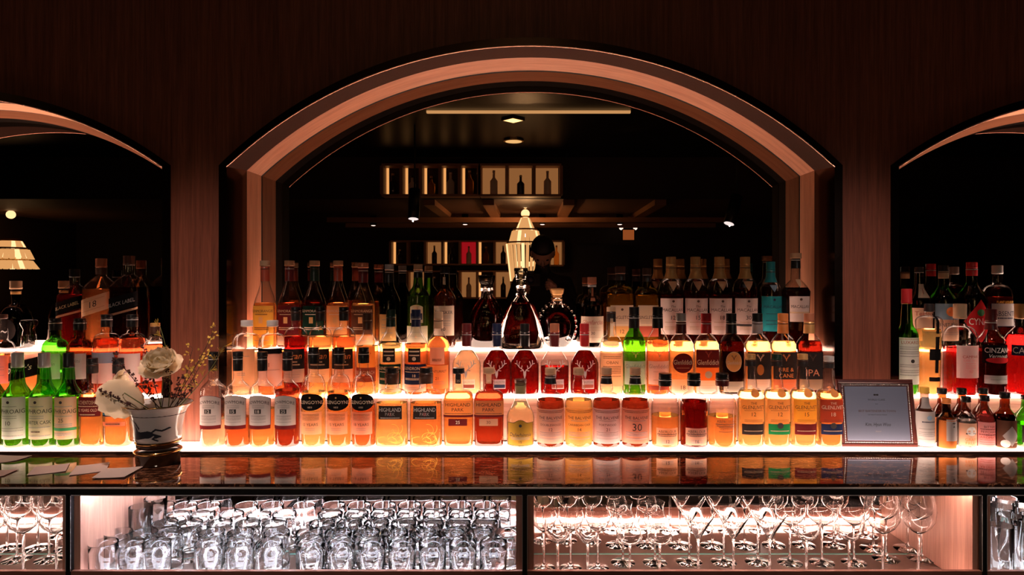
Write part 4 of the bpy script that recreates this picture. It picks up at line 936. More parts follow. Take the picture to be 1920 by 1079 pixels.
# ------------------------------------------------------------------ award plaque leaning on the pillar
pd = 1.985
W_, H_ = PX(1718, pd) - PX(1576, pd), PZ(708, pd) - PZ(834, pd)
pl = root('award_plaque', (PX(1646, pd), pd - .012, Z1 + .0005), -.03)
tag(pl, 'dark red framed award plaque with beaded border beside the bottles', 'plaque')
M['frame'] = plain('dark_red_lacquer_frame', (.085, .020, .016), .3)
M['plate'] = plain('brushed_grey_metal_plate', (.19, .22, .31), .42, .5)  # bluish tone puts cool light into the colour of the grey metal
M['beads'] = plain('silver_beads', (.85, .80, .78), .2, .9)
tilt = Matrix.Rotation(math.radians(-9), 4, 'X')
def flat(o): o.data.transform(tilt); return o
h = W_ / 2
m = MB(); fw = .0195
m.bevbox(-h, h, 0, .014, 0, .012, .003).bevbox(-h, h, 0, .014, H_ - .013, H_, .003).bevbox(-h, -h + .012, 0, .014, .012, H_ - .013, .003).bevbox(h - .012, h, 0, .014, .012, H_ - .013, .003)
flat(m.build('frame', M['frame'], pl, smooth=False))
flat(MB().box(-h + .011, h - .011, .004, .012, .011, H_ - .012).build('backing', M['frame'], pl, smooth=False))
a, b, c, d_ = -h + .0205, h - .0205, .0195, H_ - .0215
flat(MB().bevbox(a, b, .001, .0045, c, d_, .001).build('engraved_plate', M['plate'], pl, smooth=False))
m = MB(); x0, x1, z0, z1 = a - .0055, b + .0055, c - .0045, d_ + .0055
nx, nz = 40, 34
for i in range(nx):
    for z in (z0, z1): m.sphere((x0 + (x1 - x0) * i / (nx - 1), .003, z), .0020, 6, 4)
for i in range(1, nz - 1):
    for x in (x0, x1): m.sphere((x, .003, z0 + (z1 - z0) * i / (nz - 1)), .0020, 6, 4)
o = flat(m.build('bead_border', M['beads'], pl)); o['kind'] = 'stuff'
def flat_text(s, x, z, hgt, col, parent, maxw=9, shear=0, bold=0, y=.0006):
    tv, tf = text_mesh(s, shear, bold); tw = max(q[0] for q in tv) - min(q[0] for q in tv); sx = min(hgt, maxw / tw)
    o = obj('lettering', [(x + p * sx, y, z + q * hgt) for p, q in tv], tf, ink(K[col]), parent, False)
    return flat(o)
Hh = d_ - c
for s_, z, hg, mw, col, sh, bo in (('WORLD CLASS', .755, .0052, .055, 'black', 0, 0), ('2019', .675, .0030, .02, 'coal', 0, 0), ('BEST BARTENDER IN TOWN', .545, .0060, .118, 'brown', 0, 0), ('CERTIFIED BY DIAGEO RESERVE', .475, .0028, .062, 'coal', 0, 0),
                                   ('Kim, Hyun Woo', .30, .0095, .074, 'black', .2, 0), ('FINALIST', .17, .0030, .026, 'grey', 0, 0)):
    flat_text(s_, 0, c + Hh * z, hg, col, pl, mw, sh, bo)
m = MB()
m.box(-.007, -.001, .0006, .0012, c + Hh * .83, c + Hh * .86).box(.001, .007, .0006, .0012, c + Hh * .83, c + Hh * .86).box(-.0012, .0012, .0006, .0012, c + Hh * .838, c + Hh * .852)
flat(m.build('emblem', ink(K['black']), pl, smooth=False))

# ------------------------------------------------------------------ napkins on the counter
M['napkin'] = paper((.74, .62, .58), .1)
for i, (pts, lab) in enumerate((([(0, 855), (60, 856), (30, 865), (-20, 871)], 'square napkin highest up at the left edge of the counter'), ([(-20, 884), (36, 881), (6, 894), (-40, 897)], 'napkin cut off by the left edge, nearest the front'),
                                ([(66, 877), (131, 870), (123, 885), (50, 893)], 'napkin with a gap to its right, second along the counter'), ([(144, 875), (206, 868), (199, 884), (129, 893)], 'napkin overlapped by its right neighbour'),
                                ([(198, 880), (270, 876), (233, 896), (172, 898)], 'napkin nearest the flower pot, lying on another'))):
    zz = Z_COUNTER + .0006 + .0012 * (i == 4)
    P = []
    for px, py in pts:
        d = (EYE - zz) * F / (py - CY); P.append((PX(px, d), d))
    cx_, cy_ = sum(p[0] for p in P) / 4, sum(p[1] for p in P) / 4
    m = MB()
    def grid(z, lift=0):
        v = []
        for a in range(5):
            for b in range(5):
                s_, t_ = a / 4, b / 4
                x = (P[0][0] * (1 - s_) + P[1][0] * s_) * (1 - t_) + (P[3][0] * (1 - s_) + P[2][0] * s_) * t_
                y = (P[0][1] * (1 - s_) + P[1][1] * s_) * (1 - t_) + (P[3][1] * (1 - s_) + P[2][1] * s_) * t_
                v.append((x - cx_, y - cy_, z + .0012 * (abs(s_ - .5) * 2) ** 3))
        return v
    q = [(a * 5 + b, a * 5 + b + 1, a * 5 + b + 6, a * 5 + b + 5) for a in range(4) for b in range(4)]
    m.add(grid(.0009), [tuple(reversed(t)) for t in q]).add(grid(0), q)
    rim = [0, 1, 2, 3, 4, 9, 14, 19, 24, 23, 22, 21, 20, 15, 10, 5]
    m.f += [(rim[k_], rim[(k_ + 1) % 16], 25 + rim[(k_ + 1) % 16], 25 + rim[k_]) for k_ in range(16)]
    o = m.build('napkin', M['napkin'], None, smooth=False); o.location = (cx_, cy_, zz)
    tag(o, lab, 'napkin', 'paper napkins on the counter')

# ------------------------------------------------------------------ flower pot
fd_ = 1.845
pot = root('flower_pot', (PX(297, fd_), fd_, Z_COUNTER)); tag(pot, 'white porcelain flower pot with galloping horse and gold rings', 'flower pot')
u = fd_ / F
zp = lambda y: (PZ(y, fd_) - Z_COUNTER)
M['gild'] = plain('gilded_porcelain', (.80, .47, .17), .14, 1.0)
M['darkglaze'] = plain('dark_brown_glaze', (.05, .022, .012), .12)
prof = [(826, 38), (815, 40), (795, 42), (778, 45), (768, 49), (761, 55), (757, 59.5)]
m = MB(); pts = [(zp(y), r_ * u) for y, r_ in prof] + [(zp(756.5), 59.5 * u)] + [(zp(y) + .001, (r_ - 1.8) * u) for y, r_ in reversed(prof[2:])] + [(zp(790), 5 * u)]
m.lathe(pts, 40); m.build('pot_body', M['porcelain'], pot)
MB().lathe([(zp(757.5), 59.6 * u), (zp(756.2), 60.0 * u), (zp(755.8), 59 * u), (zp(756.6), 58 * u)], 40, c0=False, c1=False).build('gold_rim', M['gild'], pot)
MB().lathe([(zp(838) + .003, 34 * u), (zp(836), 37 * u), (zp(828), 38 * u), (zp(826), 37 * u)], 36).build('foot', M['darkglaze'], pot)
MB().lathe([(zp(829), 38 * u), (zp(827.5), 39.6 * u), (zp(825.5), 39.6 * u), (zp(824), 38.4 * u)], 36, c0=False, c1=False).build('gold_ring', M['gild'], pot)
MB().lathe([(.0004, 35 * u), (.002, 37 * u), (zp(846), 39 * u), (zp(842), 38.5 * u), (zp(841), 34 * u)], 36).build('saucer', M['darkglaze'], pot)
MB().lathe([(zp(847), 39 * u), (zp(845), 41.5 * u), (zp(842), 40.5 * u), (zp(841.5), 39 * u)], 36, c0=False, c1=False).build('gold_ring', M['gild'], pot)
MB().lathe([(zp(775), 47 * u), (zp(772), 46 * u), (zp(771), 10 * u)], 30).build('soil', plain('dark_soil', (.02, .012, .008), .9, bump=.6), pot)
# the galloping horse painted on the side
def potf(px, py, o=.0008):
    y = min(826, max(757, py)); rr = 42
    for (ya, ra), (yb, rb) in zip(prof, prof[1:]):
        if yb <= y <= ya: rr = ra + (rb - ra) * (ya - y) / (ya - yb)
    dx = (px - 297); s_ = max(-.98, min(.98, dx / rr)); R_ = rr * u + o
    return (R_ * s_, -R_ * math.sqrt(1 - s_ * s_), zp(y))
polys = [[(266, 805), (274, 800), (288, 802), (300, 800), (308, 802), (311, 808), (304, 813), (292, 814), (280, 817), (270, 816), (263, 811)],
         [(260, 780), (264, 778), (267, 782), (274, 788), (279, 795), (283, 803), (274, 808), (267, 801), (263, 794), (258, 796), (255, 794), (258, 787)]]
lines = [[(304, 806), (314, 809), (308, 815), (315, 819)], [(307, 805), (319, 811), (312, 813)], [(268, 812), (259, 816), (266, 820), (259, 822)], [(274, 813), (267, 819), (275, 821)], [(308, 802), (313, 798), (322, 801), (331, 797)], [(270, 782), (277, 786), (284, 796)]]
def inside(x, y):
    for P in polys:
        c_ = False
        for (x0, y0), (x1, y1) in zip(P, P[1:] + P[:1]):
            if (y0 > y) != (y1 > y) and x < (x1 - x0) * (y - y0) / (y1 - y0) + x0: c_ = not c_
        if c_: return True
    for Ln in lines:
        for (x0, y0), (x1, y1) in zip(Ln, Ln[1:]):
            dx, dy = x1 - x0, y1 - y0; t = max(0, min(1, ((x - x0) * dx + (y - y0) * dy) / (dx * dx + dy * dy)))
            if math.hypot(x - x0 - t * dx, y - y0 - t * dy) < 1.5: return True
    return False
m = MB(); st_ = .75
for iy in range(int(50 / st_)):
    for ix in range(int(82 / st_)):
        x, y = 253 + ix * st_, 776 + iy * st_
        if inside(x + st_ / 2, y + st_ / 2):
            m.add([potf(x, y), potf(x + st_, y), potf(x + st_, y + st_), potf(x, y + st_)], [(3, 2, 1, 0)])
m.build('horse_motif', plain('dark_blue_grey_glaze', (.035, .040, .060), .3), pot, smooth=False)

# ---- flowers: ranunculus heads of many petals, and twigs with buds and yellow sprigs
M['petal'] = paper((.93, .84, .66), .5)
M['petal_in'] = paper((.80, .76, .28), .45)
M['twig'] = plain('dark_twig', (.055, .028, .018), .8)
M['stem'] = plain('green_stem', (.14, .16, .05), .6)
M['bud'] = plain('dark_berry_bud', (.075, .022, .018), .6)
M['sprig'] = paper((.78, .60, .14), .4)
M['leaf'] = paper((.12, .17, .04), .3)
def fp(px, py, dy=0.0): return ((px - 297) * u, dy, zp(py))
def petal(m, L_, W_, cup, rot, tiltv, rad):
    """a cupped round petal, appended at angle rot, leaning out by tiltv"""
    na, nb = 9, 10; n = len(m.v)
    for i in range(na + 1):
        t = i / na
        for j in range(nb + 1):
            s_ = -1 + 2 * j / nb; wv = W_ * math.sqrt(max(0, 1 - (t * 1.02 - .45) ** 2 / .36)) if t > 0 else W_ * .3
            x = s_ * wv; along = t * L_ + .02 * L_ * t * math.sin(4 * s_ + rot * 3); up = cup * L_ * (t * t) + cup * .8 * L_ * s_ * s_ * .5
            ca, sa = math.cos(tiltv), math.sin(tiltv)
            rr = rad + along * ca - up * sa; zz = along * sa + up * ca
            m.v.append((rr * math.cos(rot) - x * math.sin(rot), rr * math.sin(rot) + x * math.cos(rot), zz))
    for i in range(na):
        for j in range(nb):
            a = n + i * (nb + 1) + j; m.f.append((a, a + 1, a + nb + 2, a + nb + 1))
def ranunculus(px, py, R_, face, dy, lab, stem_to):
    r = root('ranunculus_flower', tuple(Vector(pot.location) + Vector(fp(px, py, dy)))); tag(r, lab, 'flower', 'white ranunculus blooms in the pot')
    q = Vector(face).normalized().to_track_quat('Z', 'Y').to_matrix().to_4x4()
    rs = random.Random(px)
    def part(name, cnt, L_, W_, cup, tl, rad, mat):
        for c_ in range(cnt):
            m = MB(); petal(m, L_, W_, cup, 2 * PI * c_ / cnt + rs.uniform(-.2, .2) + tl * 5, tl + rs.uniform(-.08, .08), rad)
            o = m.build(name, mat, r); o.data.transform(q)
    part('outer_petal', 7, R_ * 1.0, R_ * .60, .30, -.08, 0, M['petal'])
    part('outer_petal', 7, R_ * .92, R_ * .52, .42, .22, 0, M['petal'])
    part('inner_petal', 8, R_ * .84, R_ * .48, .50, .36, 0, M['petal'])
    part('inner_petal', 7, R_ * .74, R_ * .44, .55, .50, 0, M['petal'])
    part('inner_petal', 6, R_ * .55, R_ * .34, .60, .80, 0, M['petal'])
    part('heart_petal', 6, R_ * .38, R_ * .24, .60, 1.1, 0, M['petal_in'])
    m = MB(); m.sphere((0, 0, R_ * .20), R_ * .09, 10, 6); o = m.build('flower_eye', plain('green_flower_eye', (.06, .10, .02), .7), r); o.data.transform(q)
    e = Vector(fp(*stem_to, .0)) - Vector(fp(px, py, dy)); back = -Vector(face).normalized() * R_ * .3
    MB().tube([back * .2, back, (back + e) * .55, e], .0016, 6).build('stem', M['stem'], r)
ranunculus(300, 690, .054, (.10, -.66, .75), .010, 'white ranunculus bloom at the top, facing up with green eye', (300, 772))
ranunculus(246, 738, .058, (-.52, .45, -.45), -.040, 'white ranunculus bloom drooping over the pot rim, seen from behind', (285, 772))
ranunculus(190, 724, .046, (.80, .20, -.25), .045, 'white ranunculus bloom at the far left seen edge on', (280, 772))
rs = random.Random(3)
def twig(base, tip, bend, dy0, dy1, lab, kind, nbr, spread):
    r = root('flowering_twig', tuple(Vector(pot.location) + Vector(fp(base[0], base[1], dy0)))); tag(r, lab, 'twig', 'twigs in the flower pot')
    o0 = Vector(fp(base[0], base[1], dy0)); p1 = Vector(fp(tip[0], tip[1], dy1)) - o0
    mid = p1 * .5 + Vector((bend * u, 0, abs(bend) * .2 * u))
    def bez(t): return mid * (2 * t * (1 - t)) + p1 * (t * t)
    MB().tube([bez(i / 8) for i in range(9)], .0014, 5, .0007).build('twig_stem', M['twig'] if kind != 'fern' else M['stem'], r)
    br, tips = MB(), []
    for i in range(nbr):
        t = .35 + .65 * i / max(1, nbr - 1); a = bez(t); dirv = (bez(min(1, t + .05)) - bez(t - .05)).normalized()
        side = Vector((rs.uniform(-1, 1), rs.uniform(-1, 1), rs.uniform(-.2, .8))); b = a + (dirv * .5 + side * .8).normalized() * spread * rs.uniform(.5, 1.1)
        br.tube([a, (a + b) / 2 + Vector((0, 0, .002)), b], .0006, 4, .0004); tips.append((b, (b - a).normalized()))
    br.build('side_shoots', M['twig'] if kind != 'fern' else M['stem'], r)['kind'] = 'stuff'
    bb = MB()
    for b, dv in tips:
        for k_ in range({'bud': 5, 'sprig': 4, 'fern': 9}[kind]):
            off = Vector((rs.uniform(-1, 1), rs.uniform(-1, 1), rs.uniform(-1, 1)))
            if kind == 'bud': bb.sphere(tuple(b + off * .005), rs.uniform(.0018, .0032), 6, 4)
            elif kind == 'sprig':
                e = (off + dv).normalized(); w_ = e.cross(Vector((0, -1, .3))).normalized(); l_ = rs.uniform(.006, .011); n = len(bb.v); s0 = b + off * .004
                bb.v += [tuple(s0), tuple(s0 + e * l_ * .5 + w_ * .0028), tuple(s0 + e * l_), tuple(s0 + e * l_ * .5 - w_ * .0028), tuple(s0 + e * l_ * .5 + Vector((0, -.001, .001)))]
                bb.f += [(n, n + 1, n + 4), (n + 1, n + 2, n + 4), (n + 2, n + 3, n + 4), (n + 3, n, n + 4)]
            else:
                e = (off * .9 + dv).normalized(); bb.tube([b - dv * .006, b + e * .006, b + e * rs.uniform(.010, .016)], .00035, 3)
    bb.build({'bud': 'buds', 'sprig': 'yellow_blossoms', 'fern': 'fern_needles'}[kind], {'bud': M['bud'], 'sprig': M['sprig'], 'fern': M['sprig']}[kind], r)['kind'] = 'stuff'
for args in (((312, 772), (403, 622), 12, 0, -.01, 'tall yellow blossoming twig leaning right to the bottle neck', 'sprig', 12, .018), ((318, 772), (385, 668), 6, .01, 0, 'yellow blossoming twig, lower and right of the top bloom', 'sprig', 12, .017),
             ((322, 772), (356, 655), 4, .02, .015, 'thin yellow sprig rising before the pillar', 'sprig', 6, .012),
             ((308, 770), (292, 612), 18, .02, .02, 'thin fern like sprig curling above the top bloom', 'fern', 5, .014), ((326, 772), (425, 650), 20, .0, -.02, 'fern like sprig reaching furthest right', 'fern', 6, .016),
             ((300, 772), (214, 668), -4, .01, .0, 'dark budded twig leaning far left behind the blooms', 'bud', 12, .016), ((296, 772), (262, 658), 0, .02, .02, 'dark budded twig upright left of the top bloom', 'bud', 10, .014),
             ((300, 772), (283, 712), 0, -.01, -.02, 'short dark budded twig before the top bloom', 'bud', 9, .013), ((306, 772), (318, 700), 0, -.01, -.015, 'dark budded twig right under the top bloom', 'bud', 12, .014),
             ((315, 772), (338, 712), 3, 0, 0, 'dark budded twig right of the top bloom', 'bud', 10, .014), ((290, 774), (222, 726), -2, -.03, -.07, 'dark budded twig crossing in front of the drooping bloom', 'bud', 8, .010),
             ((322, 772), (366, 722), 4, -.005, 0, 'reddish twig low at the right of the pot rim', 'bud', 8, .012)):
    twig(*args)
# ------------------------------------------------------------------ glassware in the cabinets
M['glassware'] = glass_mat('clear_glassware', (.99, .99, .99), 1.46)
ORD = ['first', 'second', 'third', 'fourth', 'fifth', 'sixth', 'seventh', 'eighth', 'ninth', 'tenth']
_gm = {}
def lathe_mesh(name, key, prof, N_=28, rib=None):
    """prof: closed section from the centre of the base, outside up to the rim, inside down to the centre"""
    if key in _gm: return _gm[key]
    m = MB(); rings = []
    for k, (z, r) in enumerate(prof):
        ring = []
        for j in range(N_):
            q = 1.0
            if rib and rib[1] < z < rib[2] and k < rib[3]: q = 1 - rib[0] * (j % 2)
            ring.append((r * q * math.cos(2 * PI * j / N_), r * q * math.sin(2 * PI * j / N_), z))
        rings.append(ring)
    m.loft(rings, True, True)
    me = bpy.data.meshes.new(name); me.from_pydata(m.v, [], m.f)
    me.polygons.foreach_set('use_smooth', [True] * len(me.polygons)); me.materials.append(M['glassware']); me.update()
    me.set_sharp_from_angle(angle=math.radians(40))
    _gm[key] = me
    return me
def place_glass(name, parts, x, d, label, group, cat='glass', rz=0.0):
    r = root(name, (PX(x, d), d, Z_SH + .0006), rz); tag(r, label, cat, group)
    for pn, me in parts:
        o = bpy.data.objects.new(pn, me); C.objects.link(o); o.parent = r
    return r
def tumbler(kind):
    if kind == 'crystal':
        o = [(0, .030), (.003, .033), (.012, .0348), (.060, .0352), (.085, .0359), (.105, .0363), (.1062, .0357)]; i = [(.105, .0351), (.085, .0343), (.040, .0308), (.024, .026), (.021, .009)]
        return [('bowl', lathe_mesh('bowl', 'cr', o + i, 36, (.085, .006, .084, 6)))]
    if kind == 'rib':
        o = [(0, .031), (.003, .0335), (.010, .034), (.085, .0345), (.104, .035), (.1055, .0344)]; i = [(.104, .0338), (.085, .0332), (.030, .0325), (.016, .030), (.013, .008)]
        return [('bowl', lathe_mesh('bowl', 'rb', o + i, 48, (.022, .006, .086, 6)))]
    o = [(0, .026), (.003, .028), (.012, .0285), (.150, .031), (.1515, .0304)]; i = [(.150, .0299), (.03, .0274), (.016, .025), (.013, .006)]
    return [('bowl', lathe_mesh('bowl', 'hb', o + i, 24))]
def stem(kind):
    """foot + stem and bowl as two parts"""
    R = {'balloon': (.030, .100, [(0, .004), (.006, .014), (.018, .027), (.034, .034), (.050, .036), (.066, .0335)]),
         'tulip': (.034, .100, [(0, .004), (.003, .018), (.010, .029), (.020, .033), (.034, .030), (.048, .0245), (.060, .0235), (.072, .027)]),
         'martini': (.036, .110, [(0, .004), (.006, .007), (.070, .0445)]),
         'coupe': (.034, .105, [(0, .004), (.005, .014), (.016, .030), (.030, .039), (.048, .0415), (.062, .0425)]),
         'wine': (.037, .112, [(0, .004), (.006, .015), (.020, .031), (.040, .042), (.065, .0445), (.095, .040), (.125, .033)]),
         'nick': (.033, .108, [(0, .004), (.004, .013), (.014, .026), (.030, .034), (.050, .037), (.075, .037)])}[kind]
    fr, sh, bw = R
    foot = [(0, fr * .6), (.0004, fr), (.0014, fr * 1.01), (.0024, fr * .96), (.005, fr * .35), (.009, .006), (.018, .0036), (sh * .6, .0030), (sh - .006, .0034), (sh - .0006, .0046)]
    out = [(sh + z, r) for z, r in bw]; t = .0011
    inn = [(sh + z + (.0016 if i == 0 else 0) + .0004, max(.001, r - t)) for i, (z, r) in reversed(list(enumerate(bw)))]
    return [('stem', lathe_mesh('stem', kind + 's', foot, 20)), ('bowl', lathe_mesh('bowl', kind + 'b', out + inn, 28))]

R1, R2, R3 = 1.757, 1.830, 1.9025
def row(xs, d, kind, name, what, group, rz=0.0):
    for i, x in enumerate(xs):
        p = tumbler(kind) if kind in ('crystal', 'rib', 'high') else stem(kind)
        place_glass(name, p, x, d, what % ORD[i], group, 'glass', rz + i * .07)
row([583, 640, 697, 754, 811, 868, 925], R1, 'crystal', 'crystal_tumbler', '%s cut crystal tumbler from the left in the front row', 'cut crystal tumblers')
row([580, 634, 687, 740, 793, 846, 899, 952], R2, 'crystal', 'crystal_tumbler', '%s cut crystal tumbler from the left in the second row', 'cut crystal tumblers')
row([604, 655, 706, 757, 808, 859, 910], R3, 'crystal', 'crystal_tumbler', '%s cut crystal tumbler from the left in the back row', 'cut crystal tumblers')
row([194, 244, 294], R1, 'rib', 'ribbed_tumbler', '%s ribbed tumbler of the left front trio', 'ribbed straight tumblers')
row([391, 449, 505], R1, 'rib', 'ribbed_tumbler', '%s ribbed tumbler of the front trio beside the crystal ones', 'ribbed straight tumblers')
row([222, 270, 318], R2, 'rib', 'ribbed_tumbler', '%s ribbed tumbler in the second row of the left trio', 'ribbed straight tumblers')
row([397, 451, 519], R2, 'rib', 'ribbed_tumbler', '%s second row ribbed tumbler beside the crystal ones', 'ribbed straight tumblers')
row([310, 356, 412, 465, 515], R3, 'rib', 'ribbed_tumbler', '%s ribbed tumbler from the left in the back row', 'ribbed straight tumblers')
place_glass('highball_glass', tumbler('high'), 264, R3, 'tall highball glass standing behind the left ribbed tumblers', 'highball glasses')
row([1046, 1102], R1 + .005, 'balloon', 'balloon_glass', '%s balloon glass in the front row by the middle post', 'balloon glasses')
row([1020, 1070, 1121], 1.845, 'balloon', 'balloon_glass', '%s balloon glass of the row behind, by the middle post', 'balloon glasses')
row([1181, 1237], R1, 'tulip', 'tulip_glass', '%s tulip shaped tasting glass in the front row', 'tulip tasting glasses')
row([1168, 1228], 1.878, 'tulip', 'tulip_glass', '%s tulip shaped tasting glass in the back row', 'tulip tasting glasses')
row([1309, 1375, 1443], R1 + .005, 'martini', 'martini_glass', '%s conical martini glass in the front row', 'martini glasses')
row([1292, 1357, 1421], 1.882, 'martini', 'martini_glass', '%s conical martini glass in the back row', 'martini glasses')
row([1512, 1592], R1, 'nick', 'round_wine_glass', '%s round bowled glass between martini and large wine glasses, front row', 'round bowled glasses')
row([1481, 1541, 1601], 1.878, 'coupe', 'coupe_glass', '%s wide coupe glass in the back row', 'coupe glasses')
row([1655, 1722], 1.798, 'wine', 'wine_glass', '%s large wine glass in front by the right wood panel', 'large wine glasses')
row([1661, 1727], 1.905, 'wine', 'wine_glass', '%s large wine glass behind by the right wood panel', 'large wine glasses')
row([-18, 44, 106], 1.80, 'wine', 'wine_glass', '%s large wine glass of the front row in the far left cabinet', 'large wine glasses')
row([-28, 32, 92], 1.90, 'wine', 'wine_glass', '%s large wine glass of the back row in the far left cabinet', 'large wine glasses')
row([1876, 1922], R1, 'high', 'highball_glass', '%s highball glass of the front row in the far right cabinet', 'highball glasses')
row([1893, 1938], R2, 'high', 'highball_glass', '%s highball glass of the middle row in the far right cabinet', 'highball glasses')
row([1880, 1922], R3, 'high', 'highball_glass', '%s highball glass of the back row in the far right cabinet', 'highball glasses')
# ------------------------------------------------------------------ the lounge behind the camera, seen in the mirrors
def V(x, y, dv):
    """point whose reflection in the niche mirror shows at photo pixel (x, y); dv = length of the light path"""
    return Vector((PX(x, dv), 2 * D_MIR - dv, PZ(y, dv)))
DVB = 11.6
# lower rear ceiling with coffers, and the fascia where it meets the high ceiling
zc = PZ(420, DVB) + .02
dvf = (zc - EYE) * F / (CY - 374)
yf = 2 * D_MIR - dvf
struct(MB().box(XL, XR, YB, yf, zc, zc + .05).build('ceiling_low', M['ceil_warm'], smooth=False), 'lower brown coffered ceiling at the rear of the lounge')
struct(MB().box(XL, XR, yf, yf + .04, zc, Z_CEIL).build('trim_4', M['roomwall'], smooth=False), 'dark fascia between the high and the low ceiling')
M['beam'] = plain('warm_wood_beam', (.42, .19, .09), .5)
def thing_box(name, x0, x1, y0, y1, z0, z1, mat, label, cat, group=None):
    c_ = ((x0 + x1) / 2, (y0 + y1) / 2, z0); o = MB()
    o.bevbox(x0 - c_[0], x1 - c_[0], y0 - c_[1], y1 - c_[1], 0, z1 - z0, .004)
    o = o.build(name, mat, None, smooth=False); o.location = c_
    return tag(o, label, cat, group)
for i, x in enumerate((-1.25, -.52, .47, 1.6)):
    thing_box('ceiling_beam', x - .07, x + .07, YB + .01, yf - .01, zc - .07, zc - .001, M['beam'], '%s deep running ceiling beam from the left, in the mirror' % ORD[i], 'beam', 'lounge ceiling beams')
for i, dv in enumerate((10.9, 9.9)):
    y = 2 * D_MIR - dv
    thing_box('ceiling_beam', -3, 3, y - .05, y + .05, zc - .14, zc - .071, M['beam'], ['cross beam nearest the rear wall, in the mirror', 'cross beam nearer the bar, in the mirror'][i], 'beam', 'lounge ceiling beams')
# brass line, small lamp and downlights on the high ceiling
def on_ceiling(x, y): return V(x, y, (Z_CEIL - EYE) * F / (CY - y))
a, b = on_ceiling(800, 208), on_ceiling(1182, 208)
thing_box('ceiling_strip', a.x, b.x, a.y - .02, a.y + .02, Z_CEIL - .02, Z_CEIL - .001, emit('warm_led_line', (1, .62, .26), 1.6), 'thin golden light line across the black ceiling, in the mirror', 'light strip')
for i, (x, y) in enumerate(((962, 222), (963, 262))):
    p = on_ceiling(x, y); r = root('ceiling_downlight', (p.x, p.y, Z_CEIL - .001)); tag(r, ['square glowing ceiling lamp near the arch top, in the mirror', 'small round ceiling downlight below the square one, in the mirror'][i], 'ceiling lamp')
    MB().lathe([(-.02, .10), (-.018, .11), (0, .11)], 4 if i == 0 else 20).build('ring', M['brass'], r, smooth=False)
    MB().lathe([(-.022, .06), (-.0205, .09)], 4 if i == 0 else 20).build('diffuser', emit('warm_lamp_%d' % i, (1, .70, .30), 7 if i == 0 else 2.5), r, smooth=False)
# downlights in the low ceiling
for i, (x, y) in enumerate(((872, 421), (1017, 421), (1162, 421), (700, 423))):
    dv = (zc - .15 - EYE) * F / (CY - y); p = V(x, y, dv)
    if p.y < YB + .1: p.y = YB + .15
    r = root('recessed_downlight', (p.x, p.y, zc - .001)); tag(r, '%s small white downlight along the rear ceiling, in the mirror' % ['leftmost of three bright', 'second', 'third', 'dimmed'][i], 'ceiling lamp', 'rear downlights')
    MB().lathe([(-.15, .035), (-.14, .05), (0, .05)], 16).build('housing', M['black'], r)
    MB().lathe([(-.155, .02), (-.1505, .034)], 16).build('lens', emit('white_downlight', (1, .9, .8), 14), r)
for i, p in enumerate(DOWN_POS):
    r = root('added_downlight', (p[0], p[1], Z_CEIL - .001)); tag(r, '%s added downlight from the left, out of view above the counter' % ORD[i], 'ceiling lamp', 'added downlights above the counter')
    MB().lathe([(-.02, .045), (-.022, .06), (0, .062)], 20, c0=False).build('ring', M['black'], r)
    MB().lathe([(-.006, .044), (-.004, .02)], 20).build('lens', emit('added_downlight_lens', DOWN_COL, 3.0), r)
# two hanging cylinder spotlights aimed at the back bar: their warm beams fall on labels and plaque
for i, (x, y, dv, tl) in enumerate(((775, 411, 6.4, 0), (1367, 420, 6.4, .35))):
    p = V(x, y, dv); r = root('spotlight', tuple(p)); tag(r, ['black cylinder spotlight left of the chandelier, in the mirror', 'tilted black spotlight at the right, in the mirror'][i], 'spotlight', 'bar spotlights')
    m = MB(); m.lathe([(0, .048), (.004, .055), (.30, .055), (.304, .04)], 20, c0=False); o = m.build('housing', M['black'], r)
    m = MB(); m.lathe([(.004, .05), (.006, .03)], 20); o2 = m.build('lens', emit('cool_spot_lens', (.85, .90, 1.0), 3.2), r)
    rot = Matrix.Rotation(tl, 4, 'Y') @ Matrix.Rotation(.25, 4, 'X')
    o.data.transform(rot); o2.data.transform(rot)
    top = rot @ Vector((0, 0, .30))
    MB().tube([top, (top.x, top.y, Z_CEIL - p.z)], .008, 8).build('rod', M['black'], r)
    ld = bpy.data.lights.new('spot_beam', 'SPOT'); ld.energy = SPOT_W; ld.color = (1.0, .86, .80); ld.spot_size = math.radians(30); ld.spot_blend = 1.0; ld.shadow_soft_size = .006
    lo = bpy.data.objects.new('spot_beam', ld); C.objects.link(lo); lo.parent = r; lo.location = (0, .02, -.02)
    aim = Vector(((-.80, .85)[i], 2.0, .90)) - p; lo.rotation_euler = aim.to_track_quat('-Z', 'Y').to_euler()
